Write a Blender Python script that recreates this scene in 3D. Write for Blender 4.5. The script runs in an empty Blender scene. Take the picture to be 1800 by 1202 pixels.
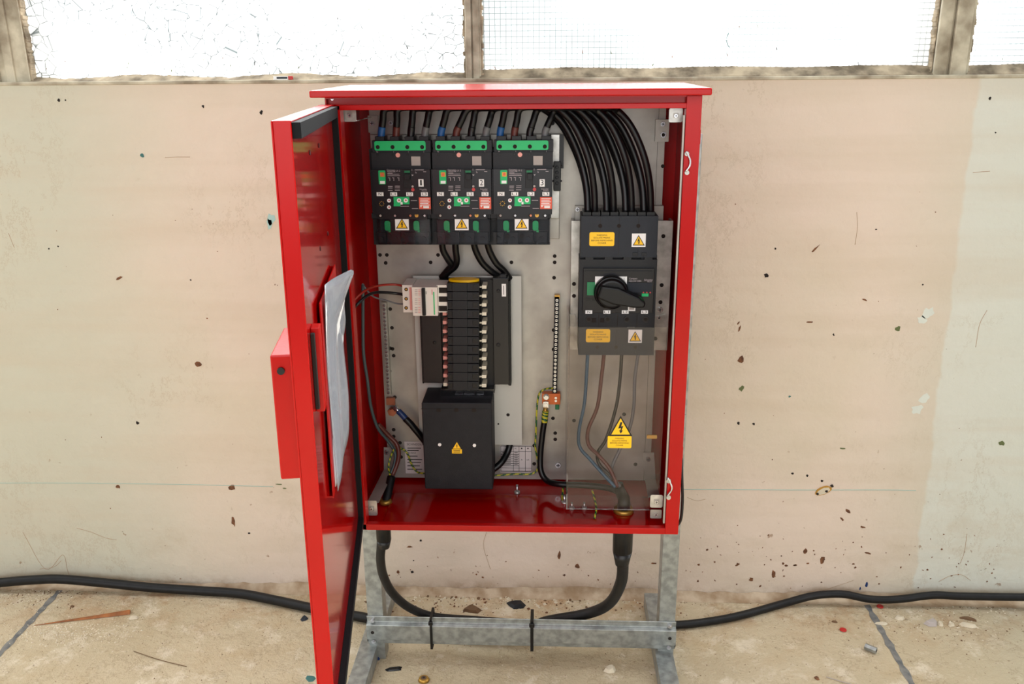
import bpy, bmesh, math, random
from mathutils import Vector, Matrix
random.seed(7)
S = bpy.context.scene
COL = S.collection
# ------------------------------------------------------------------ camera
FPX = 1514.8
CAM = Vector((0.0607, -1.4182, 0.8065)); YAW, PITCH, ROLL = 0.0445, 0.2995, -0.0077
_f = Vector((-math.sin(YAW)*math.cos(PITCH), math.cos(YAW)*math.cos(PITCH), -math.sin(PITCH)))
_r0 = Vector((math.cos(YAW), math.sin(YAW), 0)); _u0 = _r0.cross(_f)
_r = _r0*math.cos(ROLL) + _u0*math.sin(ROLL); _u = -_r0*math.sin(ROLL) + _u0*math.cos(ROLL)
cd = bpy.data.cameras.new('camera'); cam = bpy.data.objects.new('camera', cd); COL.objects.link(cam)
cd.sensor_width = 36.0; cd.sensor_fit = 'HORIZONTAL'; cd.lens = FPX/1800*36.0; cd.clip_start = 0.02
Mx = Matrix((_r, _u, -_f)).transposed().to_4x4(); Mx.translation = CAM
cam.matrix_world = Mx; S.camera = cam
# ------------------------------------------------------------------ world and light
wd = bpy.data.worlds.new('daylight'); S.world = wd; wd.use_nodes = True
nt = wd.node_tree; nt.nodes.clear()
wo = nt.nodes.new('ShaderNodeOutputWorld'); bg = nt.nodes.new('ShaderNodeBackground')
tc = nt.nodes.new('ShaderNodeTexCoord'); sp = nt.nodes.new('ShaderNodeSeparateXYZ')
mr = nt.nodes.new('ShaderNodeMapRange'); mr.inputs[1].default_value = -0.35; mr.inputs[2].default_value = 0.35
mr.inputs[3].default_value = 0.22; mr.inputs[4].default_value = 6.5
nt.links.new(tc.outputs['Generated'], sp.inputs[0]); nt.links.new(sp.outputs['Y'], mr.inputs[0])
bg.inputs['Color'].default_value = (0.97, 0.99, 1.0, 1)
nt.links.new(mr.outputs[0], bg.inputs['Strength']); nt.links.new(bg.outputs[0], wo.inputs[0])
def area(name, loc, target, size, energy, color=(1, 1, 1), sy=None):
    l = bpy.data.lights.new(name, 'AREA'); l.energy = energy; l.size = size; l.color = color
    if sy: l.shape = 'RECTANGLE'; l.size_y = sy
    o = bpy.data.objects.new(name, l); COL.objects.link(o); o.location = loc
    o.rotation_euler = (Vector(target)-Vector(loc)).to_track_quat('-Z', 'Y').to_euler(); return o
area('workshop_window_light', (-0.6, -4.4, 1.6), (0, 0.2, 0.3), 6.0, 140, (0.985, 0.995, 1.0), 3.0)
S.view_settings.view_transform = 'Standard'; S.view_settings.look = 'None'
S.view_settings.gamma = 1.0; S.view_settings.use_curve_mapping = False
S.view_settings.exposure = 0.36
# ------------------------------------------------------------------ dimensions
H, ZF, YW, ZS = 0.7752, -0.4788, 0.5274, 0.8002      # cabinet height, floor, wall plane, sill height
DA, DW, DT = 0.159, 0.5444, 0.020                    # door angle, width, thickness
def at(px, py, v, ax=1):
    d = (px-900)*_r - (py-601)*_u + FPX*_f
    return CAM + d*((v-CAM[ax])/d[ax])
def pxm(px, py, Y): return (at(px, py, Y)-CAM).dot(_f)/FPX      # metres per pixel there
def rct(x0, y0, x1, y1, Y):
    xm, ym = (x0+x1)/2, (y0+y1)/2
    return at(x0, ym, Y).x, at(x1, ym, Y).x, at(xm, y1, Y).z, at(xm, y0, Y).z
def door(u, d, z):      # u from the hinge, d proud of the inner face; the open leaf is very slightly twisted
    d -= .005*(u/DW)*(.765-z)
    return Vector((-.285+u*math.sin(DA)+d*math.cos(DA), -u*math.cos(DA)+d*math.sin(DA), z))
# ------------------------------------------------------------------ materials
def lin(c):
    r = []
    for v in c:
        v /= 255.0; r.append(v/12.92 if v <= .04045 else ((v+.055)/1.055)**2.4)
    return (*r, 1)
M = {}
def mat(name, rgb, rough=.5, metal=0.0, coat=0.0, var=0.0, scale=30, bump=0.0, bscale=200, rgb2=None, spec=None, vor=False):
    m = bpy.data.materials.new(name); m.use_nodes = True; M[name] = m
    n = m.node_tree; b = n.nodes['Principled BSDF']; L = n.links.new
    b.inputs['Roughness'].default_value = rough; b.inputs['Metallic'].default_value = metal
    b.inputs['Coat Weight'].default_value = coat; b.inputs['Coat Roughness'].default_value = .22 if name == 'red' else .07
    if spec is not None: b.inputs['Specular IOR Level'].default_value = spec
    c = lin(rgb); c2 = lin(rgb2) if rgb2 else tuple(max(0, x*(1-var)) for x in c[:3])+(1,)
    t = n.nodes.new('ShaderNodeTexCoord')
    if vor:
        z = n.nodes.new('ShaderNodeTexVoronoi'); z.inputs['Scale'].default_value = scale; out = z.outputs['Color']
    else:
        z = n.nodes.new('ShaderNodeTexNoise'); z.inputs['Scale'].default_value = scale; z.inputs['Detail'].default_value = 5; out = z.outputs[0]
    L(t.outputs['Object'], z.inputs['Vector'])
    r = n.nodes.new('ShaderNodeValToRGB'); r.color_ramp.elements[0].position = .35; r.color_ramp.elements[1].position = .65
    r.color_ramp.elements[0].color = c2; r.color_ramp.elements[1].color = c
    if vor: r.color_ramp.elements[0].position = 0; r.color_ramp.elements[1].position = 1
    L(out, r.inputs[0]); L(r.outputs[0], b.inputs['Base Color'])
    if bump:
        q = n.nodes.new('ShaderNodeTexNoise'); q.inputs['Scale'].default_value = bscale
        k = n.nodes.new('ShaderNodeBump'); k.inputs['Strength'].default_value = bump; k.inputs['Distance'].default_value = .001
        L(t.outputs['Object'], q.inputs['Vector']); L(q.outputs[0], k.inputs['Height']); L(k.outputs[0], b.inputs['Normal'])
    return m
mat('red', (172, 3, 2), .38, coat=.42, var=.08, scale=9, bump=.12, bscale=420, spec=.05)
mat('red_mirror', (156, 2, 2), .12, coat=.45, var=.08, scale=6, bump=.05, bscale=300, spec=.3)
mat('galv', (178, 174, 166), .42, .5, rgb2=(152, 147, 140), scale=14, bump=.06, bscale=60)
mat('galv_bright', (205, 203, 198), .35, .6, rgb2=(160, 158, 152), scale=40)
mat('galv_stand', (170, 174, 172), .42, .7, rgb2=(138, 142, 140), scale=60, bump=.1)
mat('pan_grey', (188, 186, 180), .5, .2, var=.06, scale=12)
mat('case', (22, 24, 29), .5, spec=.35, var=.15, scale=60, bump=.15, bscale=900)
mat('case_face', (17, 16, 21), .3, var=.1, spec=.4)
mat('case_dark', (9, 9, 11), .4, var=.1, spec=.35)
mat('box_black', (30, 31, 36), .6, spec=.3, var=.22, scale=45, bump=.3, bscale=700)
mat('switch_grey', (40, 44, 51), .6, spec=.3, var=.1, scale=50, bump=.15, bscale=800)
mat('green', (0, 184, 104), .45, var=.05)
mat('green_dark', (0, 120, 70), .45, var=.05)
mat('green_lime', (96, 150, 60), .4, var=.1)
mat('white_plastic', (232, 224, 214), .4, var=.05)
mat('sticker_white', (240, 238, 236), .5, var=.02)
mat('sticker_yellow', (255, 200, 0), .45, var=.03)
mat('sticker_plain', (172, 162, 156), .6, var=.1)
mat('sticker_orange', (226, 92, 66), .5, var=.06)
mat('paper', (206, 196, 194), .7, var=.06, scale=20)
mat('ink', (16, 14, 14), .6)
mat('print_light', (176, 164, 168), .5)
mat('print_red', (196, 60, 60), .5)
mat('tab_white', (232, 222, 200), .4, var=.05)
mat('tab_pink', (232, 158, 146), .4, var=.05)
mat('orange_block', (228, 112, 40), .45, var=.12, scale=80)
mat('copper', (196, 126, 98), .35, .8, var=.2)
mat('brass', (196, 152, 72), .4, .7, var=.2)
mat('steel', (205, 205, 208), .25, .9, var=.15, scale=80)
mat('rubber', (9, 9, 12), .38, spec=.4, var=.2, scale=70)
mat('rubber_dusty', (20, 19, 20), .5, spec=.35, rgb2=(9, 9, 10), scale=50)
mat('gasket', (8, 10, 13), .7, spec=.2)
mat('w_blue', (28, 92, 158), .4, var=.1); mat('w_teal', (44, 92, 122), .4, var=.1); mat('w_brown', (98, 46, 38), .4, var=.1)
mat('w_black', (14, 14, 17), .35, var=.1); mat('w_grey', (112, 114, 116), .4, var=.1)
mat('w_slate', (62, 78, 82), .4, var=.1)
mat('w_red', (150, 40, 26), .4); mat('w_yellow', (190, 182, 48), .4); mat('w_green', (22, 84, 42), .4)
mat('heat_blue', (24, 50, 100), .4)
mat('wood', (168, 104, 54), .7, rgb2=(120, 70, 34), scale=30)
mat('frame_paint', (196, 188, 166), .75, rgb2=(128, 116, 96), scale=16, bump=.6, bscale=90)
mat('mortar', (176, 160, 134), .9, rgb2=(96, 84, 66), scale=22, bump=1.0, bscale=70)
mat('cove', (186, 167, 142), .9, rgb2=(150, 126, 98), scale=26, bump=1.0, bscale=120); mat('hole', (30, 22, 18), .9); mat('rust', (128, 84, 52), .9, rgb2=(80, 50, 34), scale=90)
mat('teal', (58, 104, 100), .8); mat('moss', (92, 100, 60), .8); mat('tealpale', (160, 190, 184), .8)
mat('filler', (206, 210, 200), .8, var=.05); mat('greyline', (150, 176, 166), .8); mat('crackline', (168, 146, 122), .9)
mat('chip_plaster', (212, 200, 176), .9, var=.2); mat('chip_brown', (112, 84, 58), .9, var=.3)
mat('joint', (84, 86, 88), .75, rgb2=(128, 126, 120), scale=40)
mat('cap_red', (176, 26, 22), .45)
def glassy(name, tint, gl=.12, rough=.05, haze=0.0, hz=(255, 255, 255)):
    m = bpy.data.materials.new(name); m.use_nodes = True; M[name] = m
    n = m.node_tree; n.nodes.clear(); L = n.links.new
    o = n.nodes.new('ShaderNodeOutputMaterial'); t = n.nodes.new('ShaderNodeBsdfTransparent'); t.inputs[0].default_value = lin(tint)
    g = n.nodes.new('ShaderNodeBsdfGlossy'); g.inputs['Roughness'].default_value = rough
    fr = n.nodes.new('ShaderNodeFresnel'); fr.inputs[0].default_value = 1.5
    ad = n.nodes.new('ShaderNodeMath'); ad.operation = 'ADD'; ad.inputs[1].default_value = gl; L(fr.outputs[0], ad.inputs[0])
    x = n.nodes.new('ShaderNodeMixShader'); L(ad.outputs[0], x.inputs[0]); L(t.outputs[0], x.inputs[1]); L(g.outputs[0], x.inputs[2])
    last = x
    if haze:
        d = n.nodes.new('ShaderNodeBsdfDiffuse'); d.inputs[0].default_value = lin(hz)
        y = n.nodes.new('ShaderNodeMixShader'); y.inputs[0].default_value = haze; L(x.outputs[0], y.inputs[1]); L(d.outputs[0], y.inputs[2]); last = y
    L(last.outputs[0], o.inputs[0]); return m
glassy('clear_cover', (247, 244, 243), -.02, .03, .003, (150, 135, 135))
glassy('clear_small', (244, 244, 246), -.01, .10, .006, (150, 150, 155))
glassy('sleeve_plastic', (235, 236, 240), .12, .12, .25, (215, 218, 225))
def pane_mat(name, hexa):
    m = bpy.data.materials.new(name); m.use_nodes = True; M[name] = m
    n = m.node_tree; n.nodes.clear(); L = n.links.new
    o = n.nodes.new('ShaderNodeOutputMaterial'); t = n.nodes.new('ShaderNodeBsdfTransparent'); tl = n.nodes.new('ShaderNodeBsdfTranslucent')
    c = n.nodes.new('ShaderNodeTexCoord'); r = n.nodes.new('ShaderNodeValToRGB')
    if hexa:
        z = n.nodes.new('ShaderNodeTexVoronoi'); z.feature = 'DISTANCE_TO_EDGE'; z.inputs['Scale'].default_value = 42; L(c.outputs['Object'], z.inputs['Vector']); src = z.outputs['Distance']
        a, b = .0, .09
    else:
        s = n.nodes.new('ShaderNodeSeparateXYZ'); L(c.outputs['Object'], s.inputs[0]); outs = []
        for ax in ('X', 'Z'):
            k = n.nodes.new('ShaderNodeMath'); k.operation = 'PINGPONG'; k.inputs[1].default_value = .006; L(s.outputs[ax], k.inputs[0]); outs.append(k)
        mn = n.nodes.new('ShaderNodeMath'); mn.operation = 'MINIMUM'; L(outs[0].outputs[0], mn.inputs[0]); L(outs[1].outputs[0], mn.inputs[1]); src = mn.outputs[0]
        a, b = -.0002, .00035
    
    nz = n.nodes.new('ShaderNodeTexNoise'); nz.inputs['Scale'].default_value = 3.0; L(c.outputs['Object'], nz.inputs['Vector'])
    mk = n.nodes.new('ShaderNodeMapRange'); mk.inputs[1].default_value = .42; mk.inputs[2].default_value = .60; mk.inputs[3].default_value = 1.0; mk.inputs[4].default_value = 0.0
    L(nz.outputs[0], mk.inputs[0]); sb = n.nodes.new('ShaderNodeMath'); sb.operation = 'MULTIPLY_ADD'; sb.inputs[1].default_value = .02 if hexa else .0005
    L(mk.outputs[0], sb.inputs[0]); L(src, sb.inputs[2]); L(sb.outputs[0], r.inputs[0]); r.color_ramp.elements[0].position = a; r.color_ramp.elements[1].position = b
    r.color_ramp.elements[0].color = (.04, .05, .05, 1) if hexa else (.19, .21, .21, 1); r.color_ramp.elements[1].color = (1, 1, 1, 1)
    L(r.outputs[0], t.inputs[0]); L(r.outputs[0], tl.inputs[0])
    x = n.nodes.new('ShaderNodeMixShader'); x.inputs[0].default_value = .45; L(t.outputs[0], x.inputs[1]); L(tl.outputs[0], x.inputs[2]); L(x.outputs[0], o.inputs[0])
pane_mat('glass_hex', True); pane_mat('glass_square', False)
def surface_mat(name, wall):
    m = bpy.data.materials.new(name); m.use_nodes = True; M[name] = m
    n = m.node_tree; b = n.nodes['Principled BSDF']; L = n.links.new
    b.inputs['Roughness'].default_value = .8 if wall else .75; b.inputs['Specular IOR Level'].default_value = .25
    c = n.nodes.new('ShaderNodeTexCoord'); sep = n.nodes.new('ShaderNodeSeparateXYZ'); L(c.outputs['Object'], sep.inputs[0])
    def noise(sc, det=6, rough=.6, stretch=None):
        z = n.nodes.new('ShaderNodeTexNoise'); z.inputs['Scale'].default_value = sc; z.inputs['Detail'].default_value = det; z.inputs['Roughness'].default_value = rough
        if stretch:
            mp = n.nodes.new('ShaderNodeMapping'); mp.inputs['Scale'].default_value = stretch; L(c.outputs['Object'], mp.inputs[0]); L(mp.outputs[0], z.inputs['Vector'])
        else: L(c.outputs['Object'], z.inputs['Vector'])
        return z.outputs[0]
    def ramp(src, p0, p1, c0=(0, 0, 0, 1), c1=(1, 1, 1, 1)):
        r = n.nodes.new('ShaderNodeValToRGB'); r.color_ramp.elements[0].position = p0; r.color_ramp.elements[1].position = p1
        r.color_ramp.elements[0].color = c0; r.color_ramp.elements[1].color = c1; L(src, r.inputs[0]); return r.outputs[0]
    def mix(f, a, bb):
        x = n.nodes.new('ShaderNodeMix'); x.data_type = 'RGBA'
        if isinstance(f, float): x.inputs[0].default_value = f
        else: L(f, x.inputs[0])
        for i, v in ((6, a), (7, bb)):
            if isinstance(v, tuple): x.inputs[i].default_value = v
            else: L(v, x.inputs[i])
        return x.outputs[2]
    def maprange(src, a, bb):
        q = n.nodes.new('ShaderNodeMapRange'); q.interpolation_type = 'SMOOTHSTEP'; q.inputs[1].default_value = a; q.inputs[2].default_value = bb; L(src, q.inputs[0]); return q.outputs[0]
    def math_(op, a, bb):
        q = n.nodes.new('ShaderNodeMath'); q.operation = op
        for i, v in enumerate((a, bb)):
            if isinstance(v, (int, float)): q.inputs[i].default_value = v
            else: L(v, q.inputs[i])
        return q.outputs[0]
    if wall:
        pink = lin((213, 196, 180)); tan = lin((205, 192, 172)); grn = lin((192, 189, 171)); blue = lin((204, 206, 196))
        base = mix(ramp(noise(1.6, 4), .38, .62), pink, tan)
        # greener old paint away to both sides
        ax = math_('ABSOLUTE', math_('ADD', sep.outputs['X'], -.05), 0.0)
        base = mix(maprange(math_('ADD', ax, math_('MULTIPLY', noise(2.2), .35)), .85, 1.35), base, grn)
        # smooth darker repaired patch, upper right
        p1 = at(1420, 190, YW); p2 = at(1600, 190, YW)
        # pale repainted strip with a straight slanting edge at the far right
        e1 = at(1722, 135, YW); e2 = at(1640, 760, YW); k = (e2.x-e1.x)/(e2.z-e1.z)
        edge = math_('SUBTRACT', sep.outputs['X'], math_('ADD', math_('MULTIPLY', math_('SUBTRACT', sep.outputs['Z'], e1.z), k), e1.x))
        edge = math_('ADD', edge, math_('MULTIPLY', math_('SUBTRACT', noise(14, 3), .5), .03))
        base = mix(math_('MULTIPLY', maprange(edge, -.004, .006), .8), base, blue)
        # horizontal banding left by a plastering board
        base = mix(math_('MULTIPLY', ramp(noise(3.0, 4, .5, (.5, 1, 6)), .45, .7), .30), base, lin((192, 175, 152)))
        # stain clouds, stronger low down
        low = maprange(sep.outputs['Z'], .35, -.45)
        st = math_('MULTIPLY', ramp(noise(5, 8, .7), .56, .75), math_('ADD', math_('MULTIPLY', low, .5), .02))
        base = mix(st, base, lin((184, 168, 144)))
        sk = math_('MULTIPLY', ramp(noise(38, 3, .5), .70, .735), math_('ADD', math_('MULTIPLY', low, .6), .06))
        base = mix(sk, base, lin((132, 98, 66)))
        wv = math_('MULTIPLY', ramp(noise(9, 10, .75, (1, 1, .6)), .495, .505), ramp(noise(9, 10, .75, (1, 1, .6)), .507, .515, (1, 1, 1, 1), (0, 0, 0, 1)))
        base = mix(math_('MULTIPLY', math_('MULTIPLY', wv, ramp(noise(2.2), .5, .62)), .55), base, lin((166, 146, 120)))
        foot = maprange(sep.outputs['Z'], ZF+.05, ZF+.005)
        base = mix(math_('MULTIPLY', math_('MULTIPLY', foot, ramp(noise(10, 9, .7), .42, .6)), .75), base, lin((150, 120, 86)))
        L(base, b.inputs['Base Color'])
        hsrc = math_('ADD', math_('MULTIPLY', noise(7, 6, .55), 1.0), math_('MULTIPLY', noise(60, 5, .6), .12))
        dist, stg = .014, .6
    else:
        base = mix(ramp(noise(2.4, 6), .36, .64), lin((196, 181, 153)), lin((182, 167, 138)))
        base = mix(math_('MULTIPLY', ramp(noise(7, 9, .72), .52, .7), .5), base, lin((178, 154, 118)))
        base = mix(math_('MULTIPLY', ramp(noise(16, 8, .7), .54, .66), .8), base, lin((214, 202, 180)))
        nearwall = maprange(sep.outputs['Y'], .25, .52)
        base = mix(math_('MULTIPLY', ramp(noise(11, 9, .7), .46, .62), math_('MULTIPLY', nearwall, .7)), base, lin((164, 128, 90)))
        side = maprange(sep.outputs['X'], .9, 1.3)
        base = mix(math_('MULTIPLY', side, .45), base, lin((176, 172, 152)))
        base = mix(math_('MULTIPLY', ramp(noise(90, 4, .6), .66, .70), .6), base, lin((108, 84, 58)))
        wv = math_('MULTIPLY', ramp(noise(6, 10, .7), .495, .503), ramp(noise(6, 10, .7), .505, .512, (1, 1, 1, 1), (0, 0, 0, 1)))
        base = mix(math_('MULTIPLY', wv, .5), base, lin((132, 112, 86)))
        L(base, b.inputs['Base Color'])
        hsrc = math_('ADD', math_('MULTIPLY', noise(12, 8, .65), 1.0), math_('MULTIPLY', noise(110, 5, .7), .2))
        dist, stg = .016, .85
    bp = n.nodes.new('ShaderNodeBump'); bp.inputs['Strength'].default_value = stg; bp.inputs['Distance'].default_value = dist
    L(hsrc, bp.inputs['Height']); L(bp.outputs[0], b.inputs['Normal'])
surface_mat('wall_plaster', True); surface_mat('concrete_floor', False)
# ------------------------------------------------------------------ mesh builder (world coordinates)
_tcache = {}
def text_geo(s):
    if s not in _tcache:
        c = bpy.data.curves.new('t', 'FONT'); c.body = s; c.align_x = 'CENTER'; c.align_y = 'CENTER'; c.size = 1.0; c.resolution_u = 3
        o = bpy.data.objects.new('t', c); COL.objects.link(o)
        dg = bpy.context.evaluated_depsgraph_get(); me = bpy.data.meshes.new_from_object(o.evaluated_get(dg))
        v = [tuple(q.co) for q in me.vertices]; f = [tuple(p.vertices) for p in me.polygons]
        bpy.data.objects.remove(o); bpy.data.curves.remove(c); bpy.data.meshes.remove(me)
        _tcache[s] = (v, f)
    return _tcache[s]
class MB:
    def __init__(s): s.v = []; s.f = []; s.m = []; s.sm = []; s.mats = []
    def mi(s, m):
        if m not in s.mats: s.mats.append(m)
        return s.mats.index(m)
    def add(s, vs, fs, m, smooth=False, T=None):
        b = len(s.v); s.v += [Vector(T(*p)) if T else Vector(p) for p in vs]
        k = s.mi(m)
        for f in fs: s.f.append(tuple(b+i for i in f)); s.m.append(k); s.sm.append(smooth)
    def box(s, x0, x1, y0, y1, z0, z1, m, T=None):
        vs = [(x, y, z) for x in (x0, x1) for y in (y0, y1) for z in (z0, z1)]
        s.add(vs, [(0, 1, 3, 2), (4, 6, 7, 5), (0, 4, 5, 1), (2, 3, 7, 6), (0, 2, 6, 4), (1, 5, 7, 3)], m, False, T); return s
    def bx(s, px, Y, t, m):                      # pixel rectangle on plane Y, going back by t
        x0, x1, z0, z1 = rct(*px, Y); return s.box(x0, x1, Y, Y+t, z0, z1, m)
    def prism(s, poly, y0, y1, m, T=None):       # poly of (x,z)
        n = len(poly); vs = [(x, y0, z) for x, z in poly]+[(x, y1, z) for x, z in poly]
        fs = [tuple(range(n)), tuple(range(2*n-1, n-1, -1))]+[(i, n+i, n+(i+1) % n, (i+1) % n) for i in range(n)]
        s.add(vs, fs, m, False, T); return s
    def pp(s, pts, Y, t, m):                     # polygon given by pixels on plane Y
        return s.prism([(at(x, y, Y).x, at(x, y, Y).z) for x, y in pts], Y, Y+t, m)
    def rr(s, px, Y, t, m, rad=3):               # rounded pixel rectangle
        x0, x1, z0, z1 = rct(*px, Y); r = rad*pxm(px[0], px[1], Y)
        P = []
        for cx, cz, a in ((x1-r, z1-r, 0), (x0+r, z1-r, 90), (x0+r, z0+r, 180), (x1-r, z0+r, 270)):
            for k in range(4):
                q = math.radians(a+k*30); P.append((cx+r*math.cos(q), cz+r*math.sin(q)))
        return s.prism(P, Y, Y+t, m)
    def cyl(s, p0, p1, r0, m, r1=None, n=16, smooth=True):
        p0, p1 = Vector(p0), Vector(p1); r1 = r0 if r1 is None else r1
        d = (p1-p0).normalized(); a = d.orthogonal().normalized(); c = d.cross(a)
        vs = [p+r*(math.cos(2*math.pi*i/n)*a+math.sin(2*math.pi*i/n)*c) for p, r in ((p0, r0), (p1, r1)) for i in range(n)]
        s.add(vs, [(i, (i+1) % n, n+(i+1) % n, n+i) for i in range(n)], m, smooth)
        b = len(s.v)-2*n; k = s.mi(m)
        s.f.append(tuple(b+n-1-i for i in range(n))); s.m.append(k); s.sm.append(False)
        s.f.append(tuple(b+n+i for i in range(n))); s.m.append(k); s.sm.append(False)
        return s
    def disc(s, px, py, Y, rpx, t, m, n=14):     # small round boss standing t proud of plane Y (towards the viewer)
        p = at(px, py, Y); r = rpx*pxm(px, py, Y)
        return s.cyl((p.x, Y, p.z), (p.x, Y-t, p.z), r, m, n=n)
    def screw(s, px, py, Y, rpx, m='steel', t=.003):
        s.disc(px, py, Y, rpx, t, m); p = at(px, py, Y); r = rpx*pxm(px, py, Y)
        s.box(p.x-r*.62, p.x+r*.62, Y-t-.0004, Y-t, p.z-r*.13, p.z+r*.13, 'ink'); s.box(p.x-r*.13, p.x+r*.13, Y-t-.0004, Y-t, p.z-r*.62, p.z+r*.62, 'ink'); return s
    def tube(s, pts, r, m, sub=8, n=12, stripe=None, cap=True):
        P = [Vector(p) for p in pts]
        if len(P) > 2:
            Q = [P[0]*2-P[1]]+P+[P[-1]*2-P[-2]]; C = []
            for i in range(1, len(Q)-2):
                for k in range(sub):
                    t = k/sub; a, b, c, d = Q[i-1:i+3]
                    C.append(.5*((2*b)+(c-a)*t+(2*a-5*b+4*c-d)*t*t+(3*b-a-3*c+d)*t**3))
            C.append(P[-1])
        else: C = [P[0].lerp(P[1], k/sub) for k in range(sub+1)]
        up = (C[1]-C[0]).orthogonal().normalized(); vs = []; N = len(C)
        rr = r if callable(r) else (lambda t: r)
        for i, c in enumerate(C):
            d = (C[min(i+1, N-1)]-C[max(i-1, 0)]).normalized(); up = (up-d*up.dot(d)).normalized(); w = d.cross(up); q = rr(i/(N-1))
            vs += [c+q*(math.cos(2*math.pi*k/n)*up+math.sin(2*math.pi*k/n)*w) for k in range(n)]
        b = len(s.v); s.v += vs; k1 = s.mi(m); k2 = s.mi(stripe) if stripe else k1
        for i in range(N-1):
            for k in range(n):
                s.f.append((b+i*n+k, b+i*n+(k+1) % n, b+(i+1)*n+(k+1) % n, b+(i+1)*n+k)); s.sm.append(True)
                s.m.append(k2 if stripe and ((k+i*2) % n) < n*.42 else k1)
        if cap:
            for o, rev in ((b, 1), (b+(N-1)*n, 0)):
                l = list(range(o, o+n)); s.f.append(tuple(l[::-1] if rev else l)); s.m.append(k1); s.sm.append(False)
        return s
    def text(s, t, px, py, hpx, Y, m='ink', th=.0002, wmax=None):
        v, f = text_geo(t); p = at(px, py, Y); k = hpx*pxm(px, py, Y)/.70
        w = (max(q[0] for q in v)-min(q[0] for q in v))*k; sx = 1.0
        if wmax: sx = wmax*pxm(px, py, Y)/w
        s.add([(p.x+q[0]*k*sx, Y-th, p.z+q[1]*k) for q in v], f, m); return s
    def build(s, name, parent=None, bevel=0, origin=None):
        if origin is None:
            lo = Vector([min(q[i] for q in s.v) for i in range(3)]); hi = Vector([max(q[i] for q in s.v) for i in range(3)])
            origin = Vector(((lo.x+hi.x)/2, (lo.y+hi.y)/2, lo.z))
        me = bpy.data.meshes.new(name); me.from_pydata([q-Vector(origin) for q in s.v], [], s.f)
        for k in s.mats: me.materials.append(M[k])
        me.polygons.foreach_set('material_index', s.m); me.polygons.foreach_set('use_smooth', s.sm)
        bm = bmesh.new(); bm.from_mesh(me); bm2 = [f for f in bm.faces if len(f.verts) > 2]
        bmesh.ops.recalc_face_normals(bm, faces=bm2); bm.to_mesh(me); bm.free(); me.update()
        o = bpy.data.objects.new(name, me); COL.objects.link(o)
        pw = Vector((0, 0, 0)); q = parent
        while q: pw += q.location; q = q.parent
        o.location = Vector(origin)-pw
        if parent: o.parent = parent
        if bevel:
            b = o.modifiers.new('bevel', 'BEVEL'); b.width = bevel; b.segments = 2; b.limit_method = 'ANGLE'; b.angle_limit = math.radians(50)
        return o
def tag(o, label, cat, group=None):
    o['label'] = label; o['category'] = cat
    if group: o['group'] = group
    return o
def thing(name, label, cat, loc, group=None):
    o = bpy.data.objects.new(name, None); o.empty_display_size = .02; COL.objects.link(o); o.location = loc
    return tag(o, label, cat, group)
def structure(o): o['kind'] = 'structure'; return o
def copy_tree(o, delta, parent=None, skip=()):
    c = o.copy(); COL.objects.link(c)
    if parent: c.parent = parent
    else: c.location = o.location+Vector(delta)
    for ch in o.children:
        if ch.name.split('.')[0] not in skip: copy_tree(ch, delta, c, skip)
    return c
O0 = (0, 0, 0)
# ------------------------------------------------------------------ setting: wall, floor, windows
structure(MB().box(-3, 3, YW, YW+.22, ZF-.02, ZS, 'wall_plaster').build('wall_back', origin=O0))
structure(MB().box(-3, 3, -3.5, YW+.22, ZF-.15, ZF, 'concrete_floor').build('floor', origin=O0))
structure(MB().box(-3, 3, YW, YW+.22, 2.3, 3.1, 'wall_plaster').build('wall_upper', origin=O0))
# filled joints in the floor
def joint(pts, w, name):
    b = MB(); P = [at(x, y, ZF, 2) for x, y in pts]
    n = 24; L_, R_ = [], []
    for i in range(n+1):
        t = i/n; p = P[0].lerp(P[1], t); ww = w*(.5+.14*math.sin(i*2.3)+.08*math.sin(i*5.1))
        L_.append((p.x-ww, p.y, ZF+.0008)); R_.append((p.x+ww, p.y, ZF+.0008))
    b.add(L_+R_, [(i, i+1, n+2+i, n+1+i) for i in range(n)], 'joint')
    return structure(b.build(name))
joint([(110, 1033), (-60, 1212)], .015, 'trim_1'); joint([(1522, 1060), (1650, 1285)], .015, 'trim_2')
# rough cove along the foot of the wall
b = MB(); n = 160; rows = []
for i in range(n+1):
    x = -1.9+3.8*i/n; q = random.random()
    rows.append([(x, YW-.0005, ZF+.016+.004*math.sin(x*9)+.006*q), (x, YW-.003-.002*q, ZF+.010+.003*q), (x, YW-.009-.004*math.sin(x*13)**2, ZF+.005), (x, YW-.020-.008*random.random(), ZF+.0005)])
vs = [p for r in rows for p in r]
b.add(vs, [(i*4+j, (i+1)*4+j, (i+1)*4+j+1, i*4+j+1) for i in range(n) for j in range(3)], 'cove', True)
structure(b.build('baseboard_back', origin=O0))
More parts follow.
